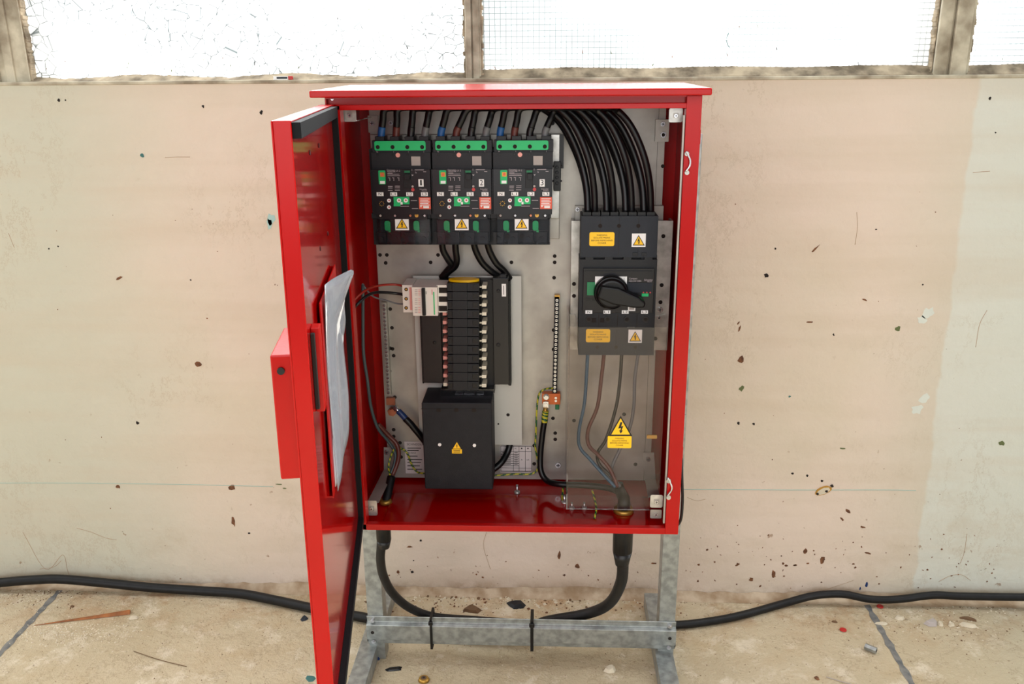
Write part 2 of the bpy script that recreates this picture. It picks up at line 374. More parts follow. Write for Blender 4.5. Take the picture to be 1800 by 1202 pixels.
# windows: wire glass set in thick old putty between concrete posts
GY = YW+.045
def ragged(x0, x1, ztop, amp, y0, y1, m, seed):
    random.seed(seed); b = MB(); n = max(8, int((x1-x0)/.012)); T = []
    for i in range(n+1):
        x = x0+(x1-x0)*i/n; T.append((x, ztop+amp*(.6*math.sin(i*.23+seed)+.5*random.random()-.25)))
    zb = ZS-.004
    vs = [(x, y0, zb) for x, z in T]+[(x, y0+.006, z*.25+zb*.75+.001) for x, z in T]+[(x, y1, z) for x, z in T]
    k = n+1
    b.add(vs, [(i+j*k, i+1+j*k, i+1+(j+1)*k, i+(j+1)*k) for j in range(2) for i in range(n)], m, False); return b
posts = []
def post(px0, px1, name, grooves):
    x0 = (at(px0[0], 0, YW+.02).x+at(px0[1], 128, YW+.02).x)/2; x1 = (at(px1[0], 0, YW+.02).x+at(px1[1], 128, YW+.02).x)/2
    b = MB(); b.box(x0, x1, YW+.022, YW+.14, ZS-.01, 2.3, 'frame_paint')
    w = x1-x0
    for a, c, dy in grooves: b.box(x0+w*a, x0+w*c, YW+.022-dy, YW+.03, ZS-.01, 2.3, 'frame_paint')
    random.seed(int(px0[0])+99)
    for sx in (x0, x1):                       # crumbly putty down both edges
        z = ZS
        while z < 1.25:
            h = random.uniform(.004, .012); r = random.uniform(.0015, .006)
            b.box(sx-r, sx+r, YW+.026, YW+.05, z, z+h, 'mortar'); z += h*.9
    posts.append((x0, x1)); return structure(b.build(name, bevel=.0015))
post((-160, -150), (28, 50), 'trim_3', [(.0, .74, .012), (.80, .88, .006)])
post((815, 819), (846, 843), 'trim_4', [(.05, .42, .010), (.5, .9, .004)])
post((1656, 1640), (1716, 1707), 'trim_5', [(.0, .36, .006), (.42, .86, .012)])
posts.append((2.95, 3.0))
spans = [(posts[0][1], posts[1][0]), (posts[1][1], posts[2][0]), (posts[2][1], posts[3][0])]
for i, (x0, x1) in enumerate(spans):
    w = bpy.data.objects.new('window_%d' % (i+1), None); COL.objects.link(w); w.location = ((x0+x1)/2, GY, ZS); structure(w)
    MB().box(x0-.003, x1+.003, GY, GY+.006, ZS+.002, 2.3, 'glass_hex' if i == 0 else 'glass_square').build('pane', w, origin=O0)
    zt = at(450 if i == 0 else 1250, 133 if i == 0 else 119, GY).z
    ragged(x0-.003, x1+.003, zt+(.001 if i == 0 else .002), .006 if i == 0 else .0025, YW+.012, GY+.001, 'mortar', i+3).build('putty_bed', w)
    random.seed(40+i); s = MB()
    for k in range(26 if i == 0 else 12):     # flecks of paint and dirt stuck on the glass
        x = random.uniform(x0+.02, x1-.02); z = ZS+.02+abs(random.gauss(0, .05)); a = random.uniform(-.4, .4); l = random.uniform(.002, .009)
        s.prism([(x, z), (x+.0022, z+.0004), (x+.001+l*a, z+l), (x+l*a*.6, z+l*.8)], GY-.0006, GY-.0002, random.choice(['rust', 'hole', 'moss']))
    if i == 1:
        pts = [(1281, 58), (1277, 68), (1279, 78), (1286, 88)]
        s.tube([at(x, y, GY-.001) for x, y in pts], .0007, 'teal', 6, 6)
    s.build('dirt_flecks', w)
    # cill: thin lip of render along the wall head
structure(MB().box(-3, 3, YW-.004, YW+.035, ZS-.006, ZS+.0015, 'frame_paint').build('trim_6', origin=O0, bevel=.002))
# marks on the wall, flat pieces a fraction of a millimetre thick
wallo = bpy.data.objects['wall_back']
def blob(b, px, py, r, m, asp=1.0, ang=0.0, Y=YW, j=.35, th=.0007, n=9):
    p = at(px, py, Y); k = pxm(px, py, Y); P = []; r *= .68
    for i in range(n):
        a = 2*math.pi*i/n; q = r*k*(1+random.uniform(-j, j)); x, z = q*math.cos(a), q*math.sin(a)/asp
        c, s_ = math.cos(ang), math.sin(ang); P.append((p.x+x*c-z*s_, p.z+x*s_+z*c))
    return b.prism(P, Y-th, Y+.0003, m)
random.seed(12)
b = MB()
for x, y, r in [(103, 176, 4), (115, 176, 2), (357, 187, 3.5), (459, 198, 5), (242, 743, 4.5), (1298, 744, 3.5), (1325, 745, 3.5), (1347, 484, 6), (1363, 437, 3), (335, 492, 2), (1465, 588, 3), (1540, 403, 2), (1750, 233, 2), (102, 433, 2), (86, 437, 2), (438, 937, 2.5), (1445, 845, 3), (1622, 500, 2), (1740, 173, 4),
                (740, 950, 3), (727, 985, 2), (725, 1005, 4), (1393, 832, 3), (1419, 836, 3)]: blob(b, x, y, r, 'hole')
b.build('drill_holes', wallo)
b = MB()
for x, y, r, a, g in [(207, 855, 6, 1, 0), (408, 857, 8, 1, .2), (1490, 898, 8, 2, -.7), (1480, 912, 6, 2, -.9), (1516, 926, 7, 3, -.3), (1432, 438, 14, 5, .8), (1520, 527, 8, 4, -.4), (1423, 566, 8, 4, 0), (1300, 577, 8, 4, 1.3), (1298, 568, 6, 3, 1), (210, 488, 9, 3, .5), (1303, 632, 9, 1, 0), (350, 640, 9, 1.4, 0), (1415, 968, 5, .7, 0), (1382, 994, 5, 2, 0), (1398, 993, 5, 2, 0), (1420, 990, 4, 2, 0), (1445, 985, 6, .5, 0), (1500, 991, 4, 2, 0), (1297, 992, 6, 2, .5), (1228, 992, 3, 1, 0), (1243, 966, 3, 1, 0), (1525, 972, 8, 3, -.2),
                      (720, 961, 7, 3, 0), (820, 900, 3, .3, .3), (983, 975, 4, .4, 0), (1015, 995, 6, 1, 0), (1150, 990, 7, 3, 0), (1360, 1008, 5, .5, 0), (1320, 1018, 5, 1, 0), (700, 1005, 4, 1, 0), (410, 915, 5, .3, .1), (545, 935, 8, 4, 0), (690, 268, 4, 3, 0)]: blob(b, x, y, r, 'rust', a, g)
for k in range(90):
    x, y = random.uniform(1200, 1760), random.gauss(985, 30)
    if 880 < y < 1035: blob(b, x, y, random.uniform(.8, 3), 'rust', random.uniform(.6, 3), random.uniform(0, 3))
for k in range(70):
    x, y = random.choice([random.uniform(20, 520), random.uniform(1210, 1780)]), random.uniform(330, 1020)
    blob(b, x, y, random.uniform(.6, 1.8), 'rust', random.uniform(.5, 4), random.uniform(0, 3))
for k in range(34):
    x, y = random.uniform(650, 1150), random.gauss(1005, 18)
    if y < 1036: blob(b, x, y, random.uniform(.8, 3), 'rust', random.uniform(.6, 3), random.uniform(0, 3))
b.build('rust_spots', wallo)
b = MB()
for x, y, r, m, a in [(250, 273, 5, 'teal', 1), (477, 386, 9, 'tealpale', .6), (474, 393, 7, 'tealpale', .5), (1303, 683, 7, 'moss', 1), (1578, 578, 6, 'moss', .8), (1760, 779, 7, 'moss', 1), (1388, 697, 3, 'teal', 1), (1523, 1028, 3, 'heat_blue', .4), (1512, 1034, 2, 'heat_blue', .5), (490, 851, 8, 'moss', 5), (500, 858, 5, 'moss', 3), (1480, 788, 8, 'moss', 4)]: blob(b, x, y, r, m, a)
b.build('paint_spots', wallo)
b = MB()                                        # recessed cable clip scar, pale oval with two screw stubs
blob(b, 1447, 862, 21, 'brass', 1.9, .45, j=.08, n=14, th=.003); blob(b, 1447, 862, 17, 'chip_plaster', 2.0, .45, j=.08, n=14, th=.0036)
for x, y in ((1436, 867), (1452, 862), (1462, 853)): blob(b, x, y, 3.2, 'hole', 1, th=.0045)
b.build('cable_clip_scar', wallo)
b = MB()
for x, y, r, a, g in [(1625, 700, 15, 1.5, .4), (1612, 720, 14, 1.2, 0), (1632, 550, 14, 1, 0), (1620, 562, 12, 1.2, 0)]: blob(b, x, y, r, 'filler', a, g, th=.0005, n=12)
b.build('filler_patches', wallo)
b = MB()
for seg in ([(1200, 860), (1400, 861), (1560, 861), (1610, 862)], [(-20, 849), (120, 849), (300, 851), (480, 855)]):
    b.tube([at(x, y, YW) for x, y in seg], .0009, 'greyline', 6, 6)
for seg in ([(290, 277), (312, 276), (334, 276)], [(135, 928), (160, 935), (185, 945), (205, 949)], [(40, 935), (80, 1000), (110, 975), (118, 1000), (122, 1012)], [(70, 1000), (95, 996), (108, 985)], [(1506, 373), (1507, 400), (1503, 430)], [(1208, 874), (1225, 880), (1240, 877)], [(1735, 545), (1722, 570), (1715, 610)], [(1650, 1022), (1670, 1012), (1690, 1010), (1706, 1020)], [(855, 935), (850, 960), (862, 1000)], [(1700, 938), (1695, 970), (1688, 990)], [(15, 410), (25, 435)], [(1710, 303), (1740, 301)], [(1440, 1040), (1500, 1020)]):
    b.tube([at(x, y, YW) for x, y in seg], .0007, 'crackline', 6, 6)
b.build('cracks_and_lines', wallo)
# ------------------------------------------------------------------ cabinet
cab = thing('distribution_cabinet', 'red steel electrical distribution cabinet with its door standing open on a galvanised stand', 'cabinet', (0, .125, 0))
CD = .25
MB().box(-.300, -.298, .002, CD, 0, H, 'red').build('side_panel', cab)
MB().box(.298, .300, .002, CD, 0, H, 'red').build('side_panel', cab)
MB().box(-.298, .298, CD-.002, CD, 0, H, 'red').build('back_panel', cab)
MB().box(-.298, .298, .002, CD-.002, H-.002, H, 'red').build('top_panel', cab)
MB().box(-.298, .298, .002, CD-.002, 0, .002, 'red').build('floor_panel', cab)
b = MB(); b.box(-.25, .25, .02, .140, .0022, .0052, 'red_mirror'); b.box(-.298, .298, .1402, .1425, .0021, .0024, 'hole')
b.build('gland_plate', cab, bevel=.0008)
b = MB()
b.box(-.300, .300, .012, .014, H-.012, H, 'red'); b.box(-.283, .276, 0, .016, H-.0195, H-.0115, 'red')
b.box(-.300, -.283, .012, .014, 0, H-.012, 'red'); b.box(-.283, -.276, 0, .024, .0, H-.012, 'red')
b.box(.276, .300, 0, .003, 0, H-.0005, 'red'); b.box(.276, .278, .003, .024, .012, H-.02, 'red')
b.box(-.283, .276, 0, .003, 0, .012, 'red'); b.box(-.276, .276, .003, .012, .0105, .012, 'red')
b.box(.272, .2755, .004, .010, .02, H-.03, 'galv')
b.build('front_frame', cab, bevel=.0012)
rx0 = at(543, 163, -.03).x; rx1 = at(1252, 163, -.03).x
b = MB(); zr0 = at(900, 157, -.03).z
vs = [(x, y, z) for x in (rx0, rx1) for y, z in ((-.03, H+.0005), (-.03, zr0), (CD+.01, zr0+.006), (CD+.01, H+.0005))]
b.add(vs, [(0, 1, 2, 3), (4, 7, 6, 5), (0, 4, 5, 1), (1, 5, 6, 2), (2, 6, 7, 3), (3, 7, 4, 0)], 'red')
b.build('roof', cab, bevel=.002)
for (x, y, w, h) in ((1235, 240, 4, 24), (1211, 792, 4, 24), (0, 0, 0, 0)):
    if w: p = at(x, y, .03); MB().box(.300, .304, .02, .04, p.z-.011, p.z+.011, 'red').build('side_hinge_boss', cab)
for ya, yb in ((264, 306), (838, 876)):          # cast latch hooks on the right edge of the frame
    x = 1206-(ya-264)*.056; b = MB()
    pts = [(x, ya+2), (x+4, ya+10), (x+7, ya+18), (x+6, yb-14), (x-1, yb-4)]
    b.tube([at(px, py, -.004) for px, py in pts], .0016, 'steel', 5, 8)
    for q in (ya+6, yb-3): b.disc(x+1, q, -.0005, 4, .004, 'galv_bright')
    b.build('latch_hook', cab)
# bolt stubs seen between roof and frame
b = MB(); b.screw(584, 174, .011, 2.5, 'steel', .001); b.build('frame_screw', cab)
for x, y in ((583, 197),): MB().cyl(at(x, y-8, -.002), at(x, y+8, -.002), .0035, 'steel').build('hinge_pin', cab)
p = at(631, 918, -.004); MB().cyl((p.x, p.y, p.z-.006), (p.x, p.y, p.z+.006), .003, 'steel').build('hinge_pin', cab)
# corner brackets
def corner(px, tabs, Y, strap, bolt, name='corner_bracket'):
    b = MB(); b.rr(px, Y, .0016, 'galv_bright', 3)
    cx, cy = (px[0]+px[2])/2, (px[1]+px[3])/2
    b.rr((cx-5, cy-4, cx+5, cy+5), Y-.0004, .0005, 'galv', 1); b.screw(cx, cy+1, Y-.0004, 3.2, 'steel', .002)
    if strap:
        (x0, y0), (x1, y1), w, (x2, y2) = strap           # front lower end, back upper end
        A = at(x0, y0, Y+.002); B = at(x1, y1, .196); C_ = at(x2, y2, .196)
        vs = [(A.x-w, A.y, A.z), (A.x+w, A.y, A.z), (B.x+w, B.y, B.z), (B.x-w, B.y, B.z), (C_.x+w, .196, C_.z), (C_.x-w, .196, C_.z)]
        vs += [(x, y+.0016, z-.0008) for x, y, z in vs]
        b.add(vs, [(0, 1, 2, 3), (3, 2, 4, 5), (6, 9, 8, 7), (9, 11, 10, 8), (0, 3, 9, 6), (1, 7, 8, 2), (0, 6, 7, 1), (3, 5, 11, 9), (2, 8, 10, 4), (5, 4, 10, 11)], 'galv')
        b.screw(bolt[0], bolt[1], .1955, 4, 'steel', .005)
    return b.build(name, cab)
corner((603, 190, 626, 214), 0, .03, None, None); corner((1176, 190, 1200, 215), 0, .03, None, None)
corner((643, 880, 663, 906), 0, .03, ((655, 884), (684, 825), .011, (684, 786)), (680, 794))
corner((1143, 870, 1165, 892), 0, .03, ((1150, 874), (1143, 842), .011, (1140, 795)), (1139, 806))
MB().rr((1143, 896, 1163, 911), .03, .0016, 'galv', 2).screw(1153, 904, .03, 3, 'steel', .002).build('corner_bracket', cab)
b = MB(); b.cyl(at(627, 212, .03), at(652, 206, .19), .0009, 'steel'); b.rr((647, 203, 665, 233), .196, .003, 'galv', 1); b.screw(654, 217, .196, 4, 'steel'); b.build('plate_bracket', cab)
b = MB(); b.rr((1152, 210, 1176, 249), .190, .008, 'galv', 1); b.screw(1165, 218, .190, 4); b.disc(1166, 237, .190, 5.5, .003, 'steel', 6); b.disc(1166, 237, .187, 3, .001, 'hole'); b.build('plate_bracket', cab)
# mounting plate with its punched holes
b = MB(); b.box(-.270, .270, .2, .203, .010, H-.012, 'galv')
b.box(.257, .2575, .1995, .2, .01, H-.02, 'hole')
for x, y in [(757, 461), (899, 461), (680, 448), (678, 462), (686, 543), (689, 576), (690, 613), (685, 652), (686, 612), (692, 625), (694, 698), (975, 450), (975, 461), (974, 488), (1165, 292), (1009, 739), (1097, 728), (972, 735), (976, 761), (976, 772), (1117, 816), (939, 783), (939, 815), (1163, 411), (1161, 500), (692, 755), (692, 767), (705, 803), (703, 778), (1117, 485), (973, 580), (973, 614), (666, 345), (668, 448), (770, 448)]:
    b.disc(x, y, .2, 3.3, .0004, 'hole')
for x, y, w, h in ((971, 803, 20, 24), (960, 192, 0, 0)):
    if w: b.bx((x, y, x+w, y+h), .1992, .0008, 'galv'); b.screw(x+w/2, y+h/2+2, .1992, 5)
b.screw(687, 216, .2, 4); b.screw(971, 216, .2, 4, 'case')
b.build('mounting_plate', cab)
# paper notices stuck to the plate
b = MB(); b.bx((712, 776, 752, 832), .1988, .0006, 'paper'); b.text('SCHNEIDER', 730, 781, 4, .1988, 'ink', wmax=30)
for k, (y, w) in enumerate([(787, 24), (791, 20), (801, 18), (807, 26), (812, 24), (818, 22), (824, 26)]): b.bx((716, y, 716+w, y+1.2), .1986, .0002, 'ink')
b.text('ISOBAR', 724, 796, 3, .1988, 'ink')
b.build('notice_label', cab)['label'] = 'printed white notice sticker behind the black box'
b = MB(); b.bx((879, 783, 935, 831), .1988, .0006, 'paper')
for x in (880, 902, 912, 923, 934): b.bx((x, 784, x+.7, 828), .1986, .0002, 'ink')
for k, y in enumerate((784, 793, 798, 802, 806, 810, 814, 818, 822, 828)): b.bx((880, y, 934 if k in (0, 1, 8, 9) else 912, y+.7), .1986, .0002, 'ink')
for y in (795, 799.5, 803.5, 807.5, 811.5, 815.5): b.bx((883, y, 898, y+1), .1986, .0002, 'ink'); b.bx((904, y, 910, y+1), .1986, .0002, 'ink')
b.text('N', 906, 788, 3, .1988); b.disc(917, 788, .1988, 1.3, .0003, 'ink'); b.disc(928, 788, .1988, 1.3, .0003, 'ink'); b.text('A', 917, 808, 3, .1988); b.text('kA', 928, 808, 3, .1988)
b.build('rating_table_label', cab)['label'] = 'white sticker printed with a ruled rating table'
# earth studs on the cabinet floor
for x, y in ((909, 868), (992, 886)):
    p = at(x, y, .002, 2); b = MB(); b.cyl((p.x, p.y, .002), (p.x, p.y, .022), .0025, 'steel'); b.cyl((p.x, p.y, .003), (p.x, p.y, .008), .006, 'galv_bright', n=6); b.build('earth_stud', cab)
# door
dz0, dz1 = .006, H-.010
b = MB()
b.box(0, DW, -DT, -DT+.002, dz0, dz1, 'red', door)
b.box(DW-.002, DW, -DT+.002, 0, dz0, dz1, 'red', door); b.box(0, .002, -DT+.002, 0, dz0, dz1, 'red', door)
b.box(.002, DW-.002, -DT+.002, 0, dz1-.002, dz1, 'red', door); b.box(.002, DW-.002, -DT+.002, 0, dz0, dz0+.002, 'red', door)
b.box(.002, DW-.002, -.0015, 0, dz0+.002, dz1-.002, 'red_mirror', door)
dr = b.build('door', cab, bevel=.001)
dr['label'] = 'open red door with a glossy inner face'
b = MB(); g0, g1, w = .050, DW-.004, .014
b.box(g0, g0+w, .0002, .009, dz0+.04, dz1-.002, 'gasket', door)
b.box(g0+w, g1, .0002, .009, dz1-.018, dz1-.002, 'gasket', door); b.box(g0+w, g1, .0002, .009, dz0+.040, dz0+.053, 'gasket', door)
b.build('gasket', dr)
for u, z in ((.40, .722), (.29, .722), (.36, .60), (.25, .60)):
    MB().cyl(door(u, .0003, z), door(u, .0012, z), .003, 'hole', n=12).build('rivet', dr)
b = MB(); zt, zb = at(495, 614, -.50).z, at(515, 828, -.50).z
b.box(DW-.135, DW-.022, -DT-.025, -DT, zb, zt, 'red', door)
lk = b.build('lock_housing', dr, bevel=.002)
c = door(DW-.0218, -DT-.014, zt-.018); c2 = door(DW-.019, -DT-.014, zt-.018); MB().cyl(c, c2, .0042, 'rubber').build('bolt', lk)
zs0, zs1 = .36, .50
b = MB(); b.box(DW-.050, DW-.030, .0002, .010, .440, .540, 'red', door); b.box(DW-.030, DW-.024, .0002, .005, .445, .535, 'hole', door); b.build('lock_bar', dr, bevel=.001)
# document holder on the door and the sleeve of papers in it
def solve(u, x, y):       # height and offset on the door at distance u that meet one sight line
    best = None
    d = (x-900)*_r-(y-601)*_u+FPX*_f
    base = door(u, 0, 0); nrm = door(u, 1, 0)-base; e = (door(u+1, 0, 0)-base)
    t = (base-CAM).dot(e)/d.dot(e); p = CAM+d*t; return (p-base).dot(nrm), p.z
UN, UF = .430, .225
nT = solve(UN, 561, 530); nB = solve(UN, 587, 864); dN = (nT[0]+nB[0])/2
fT = solve(UF, 601, 530); fB = solve(UF, 604, 785); dF = (fT[0]+fB[0])/2
dd = max(.0085, dN); print('sleeve', nT, nB, fT, fB); zT, zB = nT[1], nB[1]
b = MB(); b.box(UF, UN+.018, max(.004, dd-.008), max(.0055, dd-.0065), zB+.0, zT+.002, 'red', door)
b.box(UF, UN+.016, .0002, max(.0055, dd-.0065), zB, zB+.002, 'red', door); b.box(UF, UF+.002, .0002, max(.0055, dd-.0065), zB, zT, 'red', door)
b.build('document_holder', dr)
sl = thing('document_sleeve', 'clear plastic sleeve of white papers tucked into the holder on the open red door', 'document sleeve', door(.2, dd, zB))
def sheet(u0, u1, z0, z1, d0, curl, name, m, th, ph):
    b = MB(); NU, NV = 14, 22; vs = []
    for i in range(NU+1):
        for j in range(NV+1):
            u = u0+(u1-u0)*i/NU; v = j/NV; z = zz = z0+(z1-z0)*v
            k = (1-i/NU)
            off = d0+curl*max(0, v-.72)**1.2*math.sin(math.pi*i/NU)*3+.003*math.sin(i*.7+ph+v*3)*(.3+v)+.002*math.sin(v*9+ph)*k
            t_ = i/NU
            if t_ < .6: zz -= .085*((.6-t_)/.6)**1.5*max(0, v-.5)*2
            vs.append(door(u, off+.003*(1-t_)*max(0, v-.6)/.4, zz))
    q = NV+1
    b.add(vs, [(i*q+j, (i+1)*q+j, (i+1)*q+j+1, i*q+j+1) for i in range(NU) for j in range(NV)], m, True)
    o = b.build(name, sl); s = o.modifiers.new('thick', 'SOLIDIFY'); s.thickness = th; return o
sheet(UF, UN, zB, zT+.02, dd+.001, .035, 'plastic_cover', 'sleeve_plastic', .0004, 0)
sheet(UF+.006, UN-.006, zB+.004, zT-.004, dd-.003, .02, 'papers', 'sticker_white', .0015, .6)
# ------------------------------------------------------------------ stand
stand = thing('cabinet_stand', 'galvanised steel floor stand with two uprights, feet and a crossbar carrying the red cabinet', 'stand', (0, .27, ZF))
FH = .038
def upright(x0, x1, inner):
    b = MB(); y0, y1 = CD+.003, CD+.043
    b.box(x0, x1, y0, y0+.0025, ZF+.001, .70, 'galv_stand')
    xi = x1 if inner > 0 else x0
    b.box(xi-.0025 if inner > 0 else xi, xi if inner > 0 else xi+.0025, y0+.0025, y1, ZF+.001, .70, 'galv_stand')
    xo = x0 if inner > 0 else x1-.0025
    b.box(xo, xo+.0025, y0+.0025, y1, ZF+.001, .70, 'galv_stand'); return b.build('upright', stand, bevel=.001)
uL0 = (at(637, 950, CD).x+at(645, 1080, CD).x)/2; uR1 = (at(1193, 955, CD).x+at(1190, 1080, CD).x)/2
upright(uL0, uL0+.036, 1); upright(uR1-.036, uR1, -1)
for z_ in (.10, .64): MB().box(uL0+.002, uR1-.002, CD+.0003, CD+.0027, z_, z_+.035, 'galv_stand').build('fixing_rail', stand)
def foot(xa, xb):
    b = MB(); yf, yb = -.40, YW-.045
    b.box(xa, xb, yf, yb, ZF+FH-.0025, ZF+FH, 'galv_stand'); b.box(xa, xa+.0025, yf, yb, ZF+.0005, ZF+FH-.0025, 'galv_stand'); b.box(xb-.0025, xb, yf, yb, ZF+.0005, ZF+FH-.0025, 'galv_stand')
    return b.build('foot', stand, bevel=.001)
fx = at(626, 1202, ZF+FH, 2).x; fr = at(1178, 1202, ZF+FH, 2).x
print('foot x', fx, fr, 'upright', uL0, uR1)
foot(fx-.020, fx+.020); foot(fr-.020, fr+.020)
YB = CD-.0095; b = MB()
zt = (at(645, 1096, YB).z+at(1180, 1108, YB).z)/2; zbm = zt-.044
print('crossbar', zt, zbm, ZF)
cx0, cx1 = uL0-.002, uR1+.002
prof = [(YB+.010, zt+.014), (YB+.010, zt), (YB, zt-.003), (YB, zbm+.003), (YB+.010, zbm), (YB+.010, zbm-.013)]
pv = prof+[(y+.0022, z) for y, z in prof[::-1]]; n_ = len(pv)
b.add([(x, y, z) for x in (cx0, cx1) for y, z in pv], [tuple(range(n_)), tuple(range(2*n_-1, n_-1, -1))]+[(i, (i+1) % n_, n_+(i+1) % n_, n_+i) for i in range(n_)], 'galv_stand')
cb = b.build('crossbar', stand, bevel=.0008)
for x in (cx0+.014, cx1-.014):
    for z, m in ((zt+.006, 'steel'), (zbm-.006, 'steel')):
        q = MB(); q.cyl((x, YB+.0102, z), (x, YB+.004, z), .0055, m, n=6, smooth=False); q.cyl((x, YB+.004, z), (x, YB+.001, z), .003, m); q.build('bolt', cb)
    MB().cyl((x, YB+.0005, (zt+zbm)/2), (x, YB-.0006, (zt+zbm)/2), .004, 'hole').build('bolt_hole', cb)
# ------------------------------------------------------------------ supply cables outside
def fl(px, py, r):
    p = at(px, py, ZF+r+.001, 2)
    if p.y > YW-.020-r: p = at(px, py, YW-.020-r)
    if p.z < ZF+r: p.z = ZF+r+.001
    return p
RB, RA = .0095, .0120
zc = zt
a = thing('supply_cable', 'thick black cable along the left floor, rising to the right grommet under the cabinet', 'cable', (0, .3, ZF))
pts = [fl(x, y, RA) for x, y in ((-900, 1040), (-400, 1030), (-60, 1032), (0, 1024), (60, 1019), (110, 1018), (190, 1025), (260, 1032), (350, 1038), (420, 1043), (480, 1054), (550, 1069), (640, 1085))]
pts += [Vector((-.18, .33, ZF+.02)), Vector((0.0, .31, ZF+.045)), at(960, 1092, .292), at(1030, 1079, .278), at(1070, 1061, .235), at(1091, 1025, .16), at(1095, 985, .13), at(1095, 940, .12)]
MB().tube(pts, RA, 'rubber_dusty', 8, 16).build('sheath', a)
def boot(px, top, mid, bot, Y, rt, rb, nm, par):
    p0, p1, p2 = (at(px, y, Y) for y in (top, mid, bot)); xx = p0.x
    q = MB(); q.cyl((xx, Y, -.0005), (xx, Y, p1.z), rt, 'rubber', rt*.96, 20); q.cyl((xx, Y, p1.z), (xx, Y, p2.z), rt*.96, 'rubber', rb, 20); return q.build(nm, par)
boot(1095, 940, 968, 992, .12, .0205, .0135, 'grommet', a)
a = thing('outgoing_cable', 'black cable leaving the cabinet underside at left and running off along the right floor', 'cable', (0, .3, ZF))
pts = [at(672, 935, .12), at(670, 960, .125), at(669, 985, .14), at(674, 1012, .17), at(690, 1042, .21), at(720, 1068, .25), at(765, 1084, .285), at(830, 1092, .275), Vector((.08, .275, zt-.02)), Vector((.2, .29, zt-.04)), Vector((.29, .335, ZF+.045))]
pts = pts[:7]+[Vector((at(840, 1090, .27).x, .268, zt-.004)), Vector((.03, .268, zt-.012)), Vector((.14, .277, zt-.020)), Vector((.21, .30, zt-.033)), fl(1120, 1100, RB)]
pts += [fl(x, y, RB) for x, y in ((1190, 1098), (1240, 1093), (1300, 1082), (1380, 1060), (1430, 1047), (1480, 1044), (1530, 1053), (1580, 1053), (1640, 1046), (1700, 1048), (1860, 1050), (2300, 1053), (2800, 1058))]
MB().tube(pts, RB, 'rubber_dusty', 8, 16).build('sheath', a)
boot(674, 935, 948, 962, .12, .0155, .0105, 'grommet', a)
a = MB().tube([(.3035, .03, .14), (.305, .02, .10), (.3075, .018, .06), (.3065, .02, .02), (.302, .05, -.008), (.292, .10, -.012), (.27, .12, -.016), (.25, .12, -.012), (.24, .12, .0)], .0028, 'rubber', 8, 10).build('thin_wire')
tag(a, 'thin black cable looping under the bottom right corner of the red cabinet', 'cable')
zt0, zbm0 = zt, zbm
for x, nm in ((758, 'short black zip tie around the crossbar nearer the open door'), (935, 'black zip tie pulled tight around the middle of the crossbar')):
    X = at(x, 1110, YB).x; w = .0028 if x < 800 else .0035
    t = MB(); y0, y1 = YB-.003, .284; zt, zbm = zt0+.006, zbm0-.006
    t.box(X-w, X+w, y0, y0+.0014, zbm-.010, zt+.010, 'rubber'); t.box(X-w, X+w, y0, y1, zt+.010, zt+.0114, 'rubber'); t.box(X-w, X+w, y1-.0014, y1, zbm-.010, zt+.010, 'rubber'); t.box(X-w, X+w, y0, y1, zbm-.0114, zbm-.010, 'rubber')
    zt_ = thing('cable_tie', nm, 'cable tie', (X, YB, zbm), 'zip ties on the crossbar'); t.build('strap', zt_)
    MB().box(X-w*1.7, X+w*1.7, y0-.004, y0, zt-.002, zt+.007, 'rubber').build('lock_head', zt_, bevel=.0008)
    del zt_['group']
# ------------------------------------------------------------------ earth and lightning warning shapes
def bolt_poly(cx, cy, h):       # lightning arrow, h px tall
    P = [(-.02, -.5), (.16, -.5), (.04, -.12), (.24, -.18), (.08, .22), (.20, .22), (.0, .5), (-.14, .2), (-.03, .22), (.03, -.0), (-.22, .06)]
    return [(cx+x*h, cy+y*h) for x, y in P]
def warn_tri(b, cx, cy, w, Y):   # triangle centred on the pixel, w px wide
    h = w*.87
    b.pp([(cx, cy-h/2), (cx+w/2, cy+h/2), (cx-w/2, cy+h/2)], Y, .0004, 'ink')
    k = .80; oy = h*.045
    b.pp([(cx, cy-h/2*k+oy*.6), (cx+w/2*k, cy+h/2*k+oy*.6), (cx-w/2*k, cy+h/2*k+oy*.6)], Y-.0003, .0003, 'sticker_yellow')
    b.pp(bolt_poly(cx, cy+h*.10, h*.56), Y-.0006, .0003, 'ink')
def warn_square(par, x0, y0, x1, y1, Y):
    b = MB(); b.bx((x0, y0, x1, y1), Y, .0005, 'sticker_white'); warn_tri(b, (x0+x1)/2, (y0+y1)/2, (x1-x0)*.86, Y-.0005)
    o = b.build('warning_sticker', par); o['label'] = 'white sticker with a yellow lightning triangle'; return o
def warn_text(par, x0, y0, x1, y1, Y):
    b = MB(); b.rr((x0, y0, x1, y1), Y, .0005, 'sticker_yellow', 3); n = (y1-y0)
    for k, t in enumerate(('WARNING', 'ISOLATE MAINS', 'BEFORE REMOVING', 'COVER')):
        b.text(t, (x0+x1)/2, y0+n*(.22+.19*k), n*.12, Y-.0001, 'ink', wmax=(x1-x0)*(.42, .66, .84, .34)[k])
    o = b.build('warning_text_sticker', par); o['label'] = 'yellow sticker printed with a black warning'; return o
